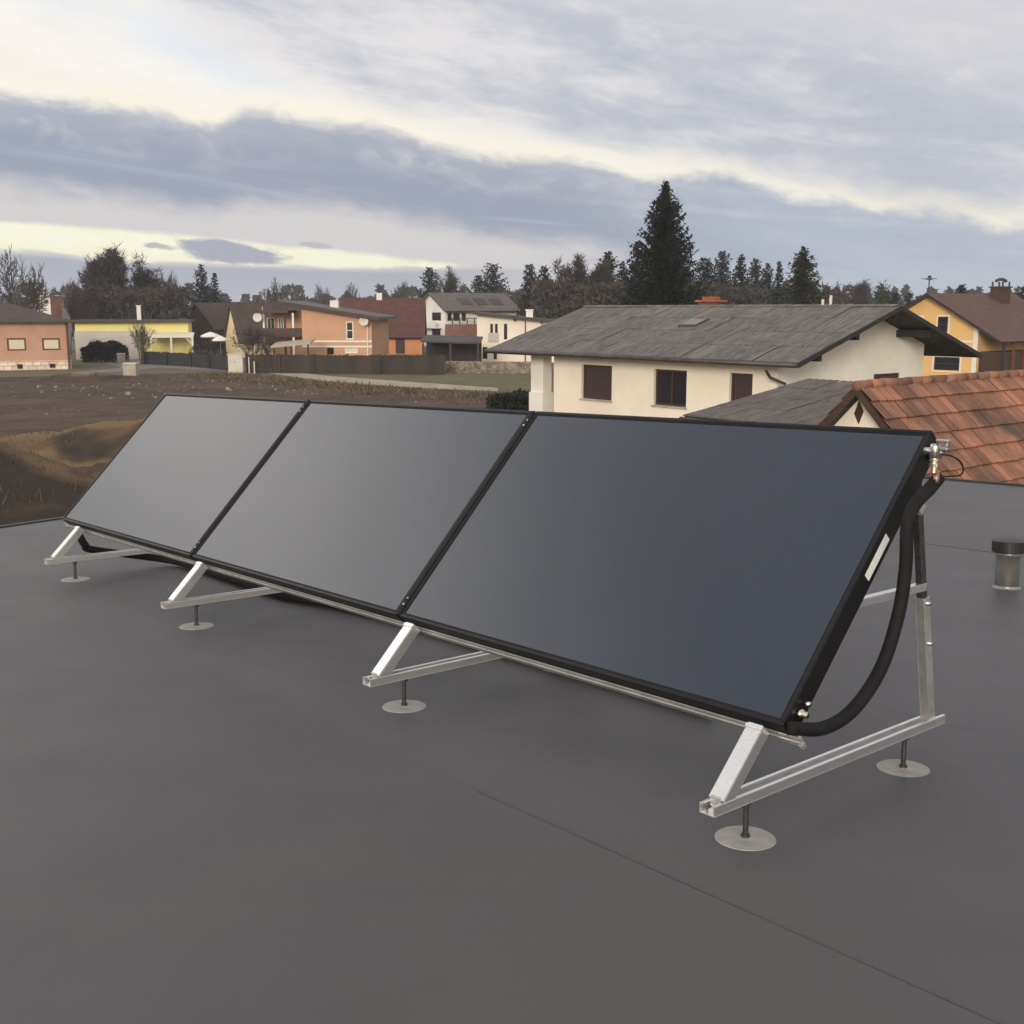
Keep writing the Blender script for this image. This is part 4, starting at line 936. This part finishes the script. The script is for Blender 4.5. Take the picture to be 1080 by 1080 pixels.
def bare(base, H, Rr, seed, label, twig='twig', dens=1.0, group='bare trees behind the houses', name='bare_tree', stems=1, cat='tree', leaf=None):
    r = random.Random(seed); root = empty(name, place(base)); tag(root, label, cat, group)
    mt, mc = MB(), MB(); tips = []
    def grow(p, d, L_, rad, lev, mm):
        n = 3; pts = [p]; q = p
        for i in range(n):
            d = (d + Vector((r.gauss(0, .13), r.gauss(0, .13), r.gauss(.04, .07)))).normalized(); q = q + d * (L_ / n); pts.append(q)
        mm.tube(pts, [rad * (1 - .45 * i / n) for i in range(n + 1)], 5 if lev < 2 else 3, False)
        if lev >= 4: tips.append(q); return
        nk = r.choice((3, 4)) if lev else r.choice((5, 6, 7)); nk = max(2, int(nk * dens + .5))
        for k in range(nk):
            s_ = r.uniform(.35, 1) if lev else r.uniform(.45, 1); b = pts[min(n - 1, int(s_ * n))].lerp(pts[min(n, int(s_ * n) + 1)], s_ * n % 1)
            a = r.uniform(0, 6.28); o = d.orthogonal().normalized(); o.rotate(__import__('mathutils').Quaternion(d, a))
            nd = (d * r.uniform(.55, .95) + o * r.uniform(.45, .85) + Vector((0, 0, .15))).normalized()
            grow(b, nd, L_ * r.uniform(.55, .8), max(rad * r.uniform(.42, .6), .012), lev + 1, mc)
        if lev < 3: grow(q, d, L_ * .62, max(rad * .55, .012), lev + 1, mc)
    for k in range(stems):
        a = r.uniform(0, 6.28); o = Vector((math.cos(a), math.sin(a), 0)) * (.25 * Rr if stems > 1 else 0)
        grow(o * .4, (Vector((0, 0, 1)) + o * (.9 / max(Rr, .5))).normalized(), 1.0, .035, 0, mt)
    zs = sorted(v[2] for v in mc.v); top = zs[int(len(zs) * .995)]; rs = sorted(math.hypot(v[0], v[1]) for v in mc.v); rr = rs[int(len(rs) * .97)]
    for mm in (mt, mc): mm.v = [(v[0] * Rr / rr, v[1] * Rr / rr, v[2] * H / top) for v in mm.v]
    mt.build('trunk', M['bark'], root)
    if leaf:
        for q in tips:
            q = Vector((q.x * Rr / rr, q.y * Rr / rr, q.z * H / top))
            for _ in range(leaf[1]):
                d = Vector((r.gauss(0, 1), r.gauss(0, 1), r.gauss(0, .7))).normalized(); tri(mc, q + d * r.uniform(0, leaf[2]), (Vector((r.gauss(0, .6), r.gauss(0, .6), .7)) + d * .5).normalized(), d, leaf[3] * r.uniform(.6, 1.6), leaf[3] * leaf[4])
    mc.build('crown', M[leaf[0] if leaf else twig], root); return root
def tb(px, top, Y): return at0(px, Y), hz(top, Y)
def con(px, top, hw, Y, seed, label, **k):
    p, H = tb(px, top, Y); return conifer(p, H, hw * Y / FPX, seed, label, **k)
def bar(px, top, hw, Y, seed, label, **k):
    p, H = tb(px, top, Y); return bare(p, H, hw * Y / FPX, seed, label, **k)
con(699, 188, 47, 80, 3, 'tall dark spruce towering above the grey slate roof', res=1.15, power=1.0, skirt=.03, upturn=.36, full=1.5)
con(671, 252, 17, 88, 4, 'slim dark spruce crowded against the left side of the tall spruce', res=.9)
con(214, 278, 17, 170, 5, 'dark spruce with a side top behind the yellow house end', needle='needle3', res=.55)
con(228, 287, 9, 172, 6, 'short spruce close to the right of the double topped one', needle='needle3', res=.5)
con(454, 281, 16, 185, 7, 'dark round spruce above the white gable house', res=.55, needle='needle3', power=.6)
con(520, 277, 22, 190, 8, 'broad open pine behind the roof of the white house', res=.5, needle='needle3', power=.55, name='pine_tree')
con(505, 290, 16, 186, 9, 'low dark fir left of the broad open pine', res=.5, power=.6)
con(559, 277, 12, 150, 10, 'left one of two narrow dark cypresses behind the cream house', res=.6, power=.45, name='cypress_tree')
con(574, 280, 11, 152, 12, 'right one of two narrow dark cypresses behind the cream house', res=.6, power=.45, name='cypress_tree')
con(640, 265, 22, 140, 13, 'dark pointed fir rising from the brown thicket left of the tall spruce', res=.6, power=.6)
con(656, 275, 14, 135, 14, 'small fir between the pointed fir and the tall spruce', res=.6)
for i, (px, tp, hw, lb, pw) in enumerate(((743, 271, 19, 'first pine right of the tall spruce, rounded top', .55), (760, 264, 20, 'second pine right of the tall spruce, tallest of the dark clump', .62), (780, 267, 17, 'slim pine above the orange chimney cap', .8), (795, 271, 17, 'middle pine of the dark clump right of the orange chimney cap', .7), (808, 276, 14, 'narrow pine at the right of the dark clump', .85))):
    con(px, tp, hw, 140 + 7 * (i * 3 % 5), 20 + i, lb, res=.62, power=pw, needle='needle3' if i % 2 else 'needle', name='pine_tree')
con(820, 274, 10, 135, 26, 'slender spruce just left of the olive spruce', res=.65, needle='needle')
con(845, 260, 27, 105, 27, 'broad olive green spruce above the right end of the slate roof', res=.85, needle='needle2', power=.8, full=1.3)
con(1013, 300, 9, 130, 28, 'small round conifer behind the golden house ridge', res=.7, needle='needle3', power=.4)
con(943, 309, 8, 120, 29, 'small dark fir just left of the golden house', res=.7, needle='needle3', power=.5)
con(958, 309, 6, 122, 30, 'smallest fir beside the golden house verge', res=.7, needle='needle3', power=.5)
con(1080, 303, 12, 130, 31, 'dark conifer at the right edge behind the chimney', res=.7, needle='needle3', power=.5)
bar(12, 265, 34, 120, 40, 'big bare tree behind the salmon bungalow', dens=.85)
bar(38, 288, 17, 118, 41, 'small leaning bare tree right of the big bare one')
bar(72, 296, 22, 125, 42, 'pale bare tree beside the red brick chimney')
bar(108, 276, 20, 140, 43, 'brown dense bare tree at the left of the big thicket', twig='twigbrown', dens=1.1, leaf=('tan', 8, .5, .62, .075))
bar(126, 268, 24, 142, 44, 'tallest dense bare tree of the big thicket behind the white chimney', twig='twigbrown', dens=1.15, leaf=('tan', 8, .5, .62, .075))
bar(154, 279, 22, 145, 45, 'rounded dense bare tree at the right of the big thicket', twig='twigbrown', dens=1.1, leaf=('tan', 8, .5, .62, .075))
bar(182, 288, 16, 150, 46, 'thin light bare tree between the thicket and the dark spruce', dens=.9)
bar(292, 294, 17, 200, 47, 'bare tree above the dark brown roof')
bar(336, 301, 13, 210, 48, 'small bare tree above the apricot house roof')
bar(375, 299, 11, 215, 49, 'thin bare tree above the dark red roof')
bar(424, 297, 14, 205, 50, 'bare tree just left of the dark round spruce')
bar(481, 287, 16, 195, 51, 'hazy brown bare tree between the spruces behind the white house', twig='twigbrown', leaf=('tan', 4, .5, .62, .075))
for i, (px, tp, hw, lb) in enumerate(((596, 283, 16, 'brown leafless tree at the left end of the thicket behind the slate roof'), (615, 276, 17, 'tan leafless tree with open twigs in the thicket behind the slate roof'), (630, 283, 19, 'wide brown leafless tree below the pointed fir'), (722, 288, 15, 'brown leafless tree close to the right foot of the tall spruce'))):
    bar(px, tp, hw, 128 + i, 60 + i, lb, twig='twigbrown', dens=1.1, leaf=('tan', 8, .45, .62, .075))
bar(882, 298, 12, 160, 66, 'pale bare tree right of the olive spruce')
bar(905, 301, 15, 165, 67, 'bushy grey tree above the right end of the slate ridge', leaf=('tan', 8, .5, .62, .075))
bar(926, 303, 11, 162, 68, 'bushy olive tree left of the small dark fir', leaf=('needle2', 3, .5, .35, .3))
bar(146, 341, 15, 103, 70, 'bare reddish shrub in front of the yellow house', name='bare_shrub', cat='shrub', stems=7, group='bare shrubs', twig='twigbrown', dens=.6)
bar(262, 345, 20, 96, 71, 'pale bare shrub in front of the balcony', name='bare_shrub', cat='shrub', stems=8, group='bare shrubs', dens=.6)
bar(281, 350, 12, 95, 72, 'smaller bare shrub below the balcony', name='bare_shrub', cat='shrub', stems=6, group='bare shrubs', dens=.6)
def bush(px, Y, w, d, H, seed, label, m_='hedge', n=6000, name='evergreen_bush', sz=.2):
    r = random.Random(seed); root = empty(name, place(at0(px, Y))); tag(root, label, 'bush')
    m = MB()
    for _ in range(n):
        a, b = r.uniform(-1, 1), r.uniform(-1, 1); hh = H * (1 - .35 * abs(a)**3) * (.85 + .3 * vn(a * 4 + seed, b * 3)); z = hh * r.random() ** .6
        p = Vector((a * w/2, b * d/2, z)); dd = Vector((r.gauss(0, 1), r.gauss(0, 1), r.gauss(0, 1))).normalized(); tri(m, p, dd, Vector((dd.y, dd.z, -dd.x)), sz * r.uniform(.6, 1.5), sz * .4)
    m.build('foliage', M[m_], root)
    m = MB(); m.tube([(0, 0, 0), (0, 0, H * .6)], [.06, .03], 6); m.build('stem', M['bark'], root)
bush(108, 108, 4.0, 1.6, 1.85, 1, 'clipped dark evergreen bush in front of the white lower wall')
bush(547, 56, 3.0, 2.0, .8, 2, 'low dark bush beside the porch pillar', n=4000)
bush(218, 106, 3.2, 1.4, 1.9, 3, 'mottled bush behind the charcoal fence', m_='tan', n=900)

# far woodland closing the view, and hedgerow mass behind the houses
m = MB(); r = random.Random(5)
for i in range(150):
    px = -420 + i * 13 + r.uniform(-6, 6); Y = r.uniform(270, 340); top = 309 + r.gauss(0, 5) - (5 if 560 < px < 860 else 0); H = hz(top, Y); c = at0(px, Y); w = r.uniform(3, 5.5); con_ = r.random() < .55
    for _ in range(240):
        t = r.random() ** .8; rad = w * ((1 - t) ** .7 if con_ else math.sqrt(max(0, 1 - (2 * t - .9) ** 2 / 1.25)))
        a = r.uniform(0, 6.28); q = c + Vector((math.cos(a) * rad * r.random() ** .4, math.sin(a) * rad * .7, H * t)); dd = Vector((r.gauss(0, 1), r.gauss(0, .5), r.gauss(-.2, .7))).normalized()
        tri(m, q, dd, Vector((0, 1, .2)), r.uniform(.7, 1.6), r.uniform(.3, .6))
o = m.build('woodland', M['woodland']); tag(o, kind='stuff')
m = MB()
for (x0, x1, Y0_, Y1_, tp, mm, n) in ((560, 760, 118, 126, 300, 0, 7000), (80, 200, 128, 136, 305, 0, 4200), (470, 580, 165, 175, 310, 0, 3000), (730, 900, 140, 148, 305, 0, 4000)):
    for _ in range(n):
        px = r.uniform(x0, x1); Y = r.uniform(Y0_, Y1_); top = tp + 9 * fbm(px * .06, Y * .2, 3); z = hz(top, Y) * r.random() ** .7; q = at0(px, Y); q.z = z
        dd = Vector((r.gauss(0, 1), r.gauss(0, .6), r.gauss(0, .8))).normalized(); tri(m, q, dd, Vector((0, 1, .2)), r.uniform(.3, .9), r.uniform(.06, .18))
o = m.build('hedgerow', M['tan']); tag(o, kind='stuff')

# ------------------------------------------------------------------ haze in the air
hm = bpy.data.materials.new('haze air'); hm.use_nodes = True; hn = hm.node_tree.nodes; hn.remove(hn['Principled BSDF'])
hv = hn.new('ShaderNodeVolumePrincipled'); hv.inputs['Density'].default_value = .00048; hv.inputs['Color'].default_value = (.86, .88, .93, 1); hv.inputs['Anisotropy'].default_value = .2
hm.node_tree.links.new(hv.outputs[0], hn['Material Output'].inputs['Volume'])
m = MB(); m.box(-490, -90, -1, 490, 440, 17.0); o = m.build('haze', hm); tag(o, kind='stuff')

# ------------------------------------------------------------------ sky
SUN_AZ, SUN_EL = R(196), R(15)     # measured clockwise from +Y
w = bpy.data.worlds.new('World'); scene.world = w; w.use_nodes = True
N, L = w.node_tree.nodes, w.node_tree.links
bg = N['Background']; bg.inputs['Strength'].default_value = .1
def val(x):
    if isinstance(x, (int, float)):
        n = N.new('ShaderNodeValue'); n.outputs[0].default_value = x; return n.outputs[0]
    return x
def mth(op, a, b=None, c=None):
    n = N.new('ShaderNodeMath'); n.operation = op
    for i, q in enumerate((a, b, c)):
        if q is None: continue
        if isinstance(q, (int, float)): n.inputs[i].default_value = q
        else: L.new(q, n.inputs[i])
    return n.outputs[0]
def sst(v, lo, hi, a=0.0, b=1.0):
    n = N.new('ShaderNodeMapRange'); n.interpolation_type = 'SMOOTHSTEP'
    for i, q in ((0, v), (1, lo), (2, hi), (3, a), (4, b)):
        if isinstance(q, (int, float)): n.inputs[i].default_value = q
        else: L.new(q, n.inputs[i])
    return n.outputs[0]
def cmix(f, a, b):
    n = N.new('ShaderNodeMix'); n.data_type = 'RGBA'
    if isinstance(f, (int, float)): n.inputs[0].default_value = f
    else: L.new(f, n.inputs[0])
    for i, q in ((6, a), (7, b)):
        if isinstance(q, tuple): n.inputs[i].default_value = q
        else: L.new(q, n.inputs[i])
    return n.outputs[2]
tc = N.new('ShaderNodeTexCoord'); nv = N.new('ShaderNodeVectorMath'); nv.operation = 'NORMALIZE'; L.new(tc.outputs['Generated'], nv.inputs[0])
sp = N.new('ShaderNodeSeparateXYZ'); L.new(nv.outputs[0], sp.inputs[0])
AZ = mth('ARCTAN2', sp.outputs['X'], sp.outputs['Y']); EL = mth('ARCSINE', sp.outputs['Z'])
azd, eld = mth('MULTIPLY', AZ, 57.2958), mth('MULTIPLY', EL, 57.2958)
def noise(sx, sy, det=6, rough=.55, ox=0, shear=0.0, dist=0.0):
    cb = N.new('ShaderNodeCombineXYZ'); e = mth('ADD', eld, mth('MULTIPLY', azd, shear))
    L.new(mth('ADD', mth('MULTIPLY', azd, sx), ox), cb.inputs[0]); L.new(mth('MULTIPLY', e, sy), cb.inputs[1])
    n = N.new('ShaderNodeTexNoise'); n.inputs['Scale'].default_value = 1; n.inputs['Detail'].default_value = det; n.inputs['Roughness'].default_value = rough; n.inputs['Distortion'].default_value = dist
    L.new(cb.outputs[0], n.inputs['Vector']); return mth('SUBTRACT', n.outputs['Fac'], .5)
def edge(pts):
    """cloud edge: elevation in degrees as a function of azimuth, from marks in the photo"""
    q = []
    for x, y in pts:
        d = ray(x, y).normalized(); q.append((math.degrees(math.atan2(d.x, d.y)), math.degrees(math.asin(d.z))))
    q = [(-180, q[0][1] * .5 + q[-1][1] * .5), (-60, q[0][1])] + q + [(60, q[-1][1]), (180, q[0][1] * .5 + q[-1][1] * .5)]
    n = N.new('ShaderNodeFloatCurve'); cu = n.mapping.curves[0]; n.mapping.use_clip = False
    while len(cu.points) < len(q): cu.points.new(.5, .5)
    for p, (a, e) in zip(cu.points, q): p.location = ((a + 180) / 360, (e + 10) / 40)
    n.mapping.update(); L.new(mth('DIVIDE', mth('ADD', azd, 180.0), 360.0), n.inputs['Value'])
    return mth('SUBTRACT', mth('MULTIPLY', n.outputs[0], 40.0), 10.0)
def C(r, g, b, k=1.0): c = S(r, g, b); return (c[0] * 10 * k, c[1] * 10 * k, c[2] * 10 * k, 1)

big = noise(.05, .16, 5, .55, 3, .18); mid = noise(.14, .55, 6, .6, 9, .16, .4); fine = noise(.5, 1.3, 6, .6, 21, .1, .6); stk = noise(.05, .95, 4, .5, 60, .10, .5); bil = noise(.34, .62, 7, .58, 40, .12, .5)
# bright thin cloud backdrop
col = cmix(sst(mid, -.18, .2), C(244, 238, 230), C(251, 247, 240))
col = cmix(sst(big, .0, .25), col, C(226, 232, 240))
# upper grey deck
eU = edge([(0, -120), (150, -20), (260, 55), (380, 95), (500, 122), (640, 146), (760, 168), (900, 194), (1080, 228)])
dU = mth('ADD', mth('ADD', mth('SUBTRACT', eld, eU), .9), mth('MULTIPLY', mid, 3.0))
shadeU = mth('ADD', mth('ADD', mth('MULTIPLY', mid, .9), mth('MULTIPLY', fine, .35)), sst(azd, -22, 20, -.12, .16))
cU = cmix(sst(shadeU, -.22, .26), C(227, 224, 226), C(180, 186, 199))
col = cmix(sst(dU, -.8, 1.9, 0, .94), col, cU)
eV = edge([(0, -260), (250, -170), (420, -40), (600, 20), (800, 60), (950, 95), (1080, 120)])       # second, paler fold higher up
col = cmix(mth('MULTIPLY', sst(mth('ADD', mth('SUBTRACT', eld, eV), mth('MULTIPLY', mid, 4.0)), -.5, 3.0), .55), col, C(222, 219, 222))
# main dark deck across the middle
eC = edge([(-200, 90), (0, 101), (60, 108), (120, 116), (190, 128), (225, 134), (260, 121), (330, 128), (420, 142), (450, 152), (520, 166), (610, 172), (690, 190), (740, 186), (820, 205), (900, 218), (1000, 228), (1080, 241)])
tC = mth('SUBTRACT', mth('ADD', mth('ADD', eC, .45), mth('ADD', mth('MULTIPLY', bil, 1.5), mth('MULTIPLY', fine, .85))), eld)
tB = mth('ADD', tC, mth('MULTIPLY', mid, 2.2))
body = cmix(sst(tB, .3, 2.6), C(176, 180, 192), C(156, 163, 180))                      # grey billows on top, blue grey belly
body = cmix(mth('MULTIPLY', sst(mth('ADD', bil, mth('MULTIPLY', mid, .6)), .0, .24), sst(tC, 3.4, .6, 0, .85)), body, C(208, 206, 210))
body = cmix(mth('MULTIPLY', sst(mth('ADD', bil, mth('MULTIPLY', fine, .4)), -.02, -.24), sst(tC, 3.0, .8, .1, .6)), body, C(152, 158, 174))
body = cmix(mth('MULTIPLY', sst(stk, .0, .2), sst(tC, 1.5, 2.8, 0, .6)), body, C(188, 194, 206))
body = cmix(sst(mth('ADD', tC, mth('MULTIPLY', mid, 1.6)), 3.3, 5.0), body, C(211, 207, 208))
body = cmix(mth('MULTIPLY', sst(stk, -.02, -.2), sst(tC, 2.4, 4.2, 0, .5)), body, C(186, 188, 198))
body = cmix(sst(mth('ADD', azd, mth('MULTIPLY', mid, 12)), 0, 16), body, cmix(sst(mth('ADD', eld, mth('MULTIPLY', mid, 3.5)), .5, 4.5), C(184, 192, 205), C(176, 184, 199)))
body = cmix(mth('MULTIPLY', sst(mth('ADD', stk, mth('MULTIPLY', bil, .5)), .0, .24), sst(azd, -2, 10, 0, .55)), body, C(206, 206, 212))
body = cmix(mth('MULTIPLY', sst(mth('ADD', stk, mth('MULTIPLY', fine, .4)), -.02, -.24), sst(azd, -2, 10, 0, .5)), body, C(160, 170, 188))
col = cmix(mth('MULTIPLY', sst(tC, -1.0, .1), .5), col, C(252, 243, 222))
col = cmix(sst(tC, -.02, .8), col, body)
# yellow opening low on the left
gT = edge([(-300, 224), (0, 233), (120, 240), (250, 254), (360, 264), (470, 277), (540, 283), (1080, 345)]); gB = edge([(-300, 262), (0, 265), (60, 268), (110, 275), (200, 278), (300, 281), (400, 284), (470, 283), (540, 281), (1080, 340)])
gap = mth('MULTIPLY', sst(mth('ADD', mth('SUBTRACT', gT, eld), mth('MULTIPLY', fine, .35)), -.12, .22), sst(mth('ADD', mth('SUBTRACT', eld, gB), mth('MULTIPLY', fine, .42)), -.05, .16))
low = cmix(sst(mth('ADD', eld, mth('MULTIPLY', mid, 1.5)), -.2, 2.6), C(182, 186, 196), C(172, 175, 188))
col = cmix(mth('MULTIPLY', sst(mth('SUBTRACT', gB, eld), -.05, .25), sst(azd, 6, -6)), col, low)
col = cmix(gap, col, cmix(sst(fine, -.2, .2), C(246, 243, 212), C(250, 248, 226)))
# small lens cloud in the opening
def lens(px, py, rx, ry, f):
    d = ray(px, py).normalized(); a0, e0 = math.degrees(math.atan2(d.x, d.y)), math.degrees(math.asin(d.z)); k = 57.3 / 1200
    u = mth('DIVIDE', mth('SUBTRACT', azd, a0), rx * k); v = mth('DIVIDE', mth('ADD', mth('SUBTRACT', eld, e0), mth('MULTIPLY', mth('SUBTRACT', azd, a0), .10)), ry * k)
    q = mth('ADD', mth('ADD', mth('MULTIPLY', u, u), mth('MULTIPLY', v, v)), mth('MULTIPLY', fine, 2.2)); return sst(q, 1.1, .5, 0, f)
col = cmix(lens(242, 266, 56, 13, .95), col, C(164, 168, 184)); col = cmix(lens(170, 260, 20, 4, .8), col, C(170, 170, 180)); col = cmix(lens(335, 259, 18, 3, .7), col, C(182, 180, 184))
# high overhead and behind the camera: grey overcast, an added bright patch, brighter behind towards the hidden sun
over = cmix(sst(big, -.25, .25), C(206, 206, 212), C(226, 222, 220))
over = cmix(mth('MULTIPLY', sst(mth('ABSOLUTE', mth('ADD', azd, 52.0)), 38, 4), mth('MULTIPLY', sst(eld, 12, 20), sst(eld, 46, 26))), over, C(254, 247, 240, 1.95))  # added bright patch outside the view at left, there to brighten the collector glass
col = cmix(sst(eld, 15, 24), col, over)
back = sst(mth('MULTIPLY', sp.outputs['Y'], -1.0), -.1, .7)
col = cmix(back, col, cmix(sst(eld, 2, 45), C(255, 240, 214, 1.25), C(230, 228, 230, 1.0)))
sk = N.new('ShaderNodeTexSky'); sk.sky_type = 'NISHITA'; sk.sun_disc = False; sk.sun_elevation = SUN_EL; sk.sun_rotation = SUN_AZ
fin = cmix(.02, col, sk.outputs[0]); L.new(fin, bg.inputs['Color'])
scene.world.cycles.sampling_method = 'AUTOMATIC'; scene.cycles.volume_bounces = 2

sd = bpy.data.lights.new('sun', 'SUN'); sd.energy = 1.7; sd.angle = R(18); sd.color = (1, .93, .82)
so = bpy.data.objects.new('sun', sd); COL.objects.link(so)
dv = Vector((math.sin(SUN_AZ) * math.cos(SUN_EL), math.cos(SUN_AZ) * math.cos(SUN_EL), math.sin(SUN_EL)))
so.rotation_euler = dv.to_track_quat('Z', 'Y').to_euler(); so.location = (0, -20, 40)

# ------------------------------------------------------------------ camera
cd = bpy.data.cameras.new('camera'); co = bpy.data.objects.new('camera', cd); COL.objects.link(co)
cd.sensor_fit = 'HORIZONTAL'; cd.sensor_width = 36; cd.lens = 36 * FPX / 1080; cd.clip_end = 12000; cd.clip_start = .05
co.location = CAM; co.rotation_euler = (R(90) - PW, 0, 0); scene.camera = co
vs = scene.view_settings; vs.view_transform = 'Standard'; vs.look = 'None'; vs.exposure = .06; vs.gamma = 1
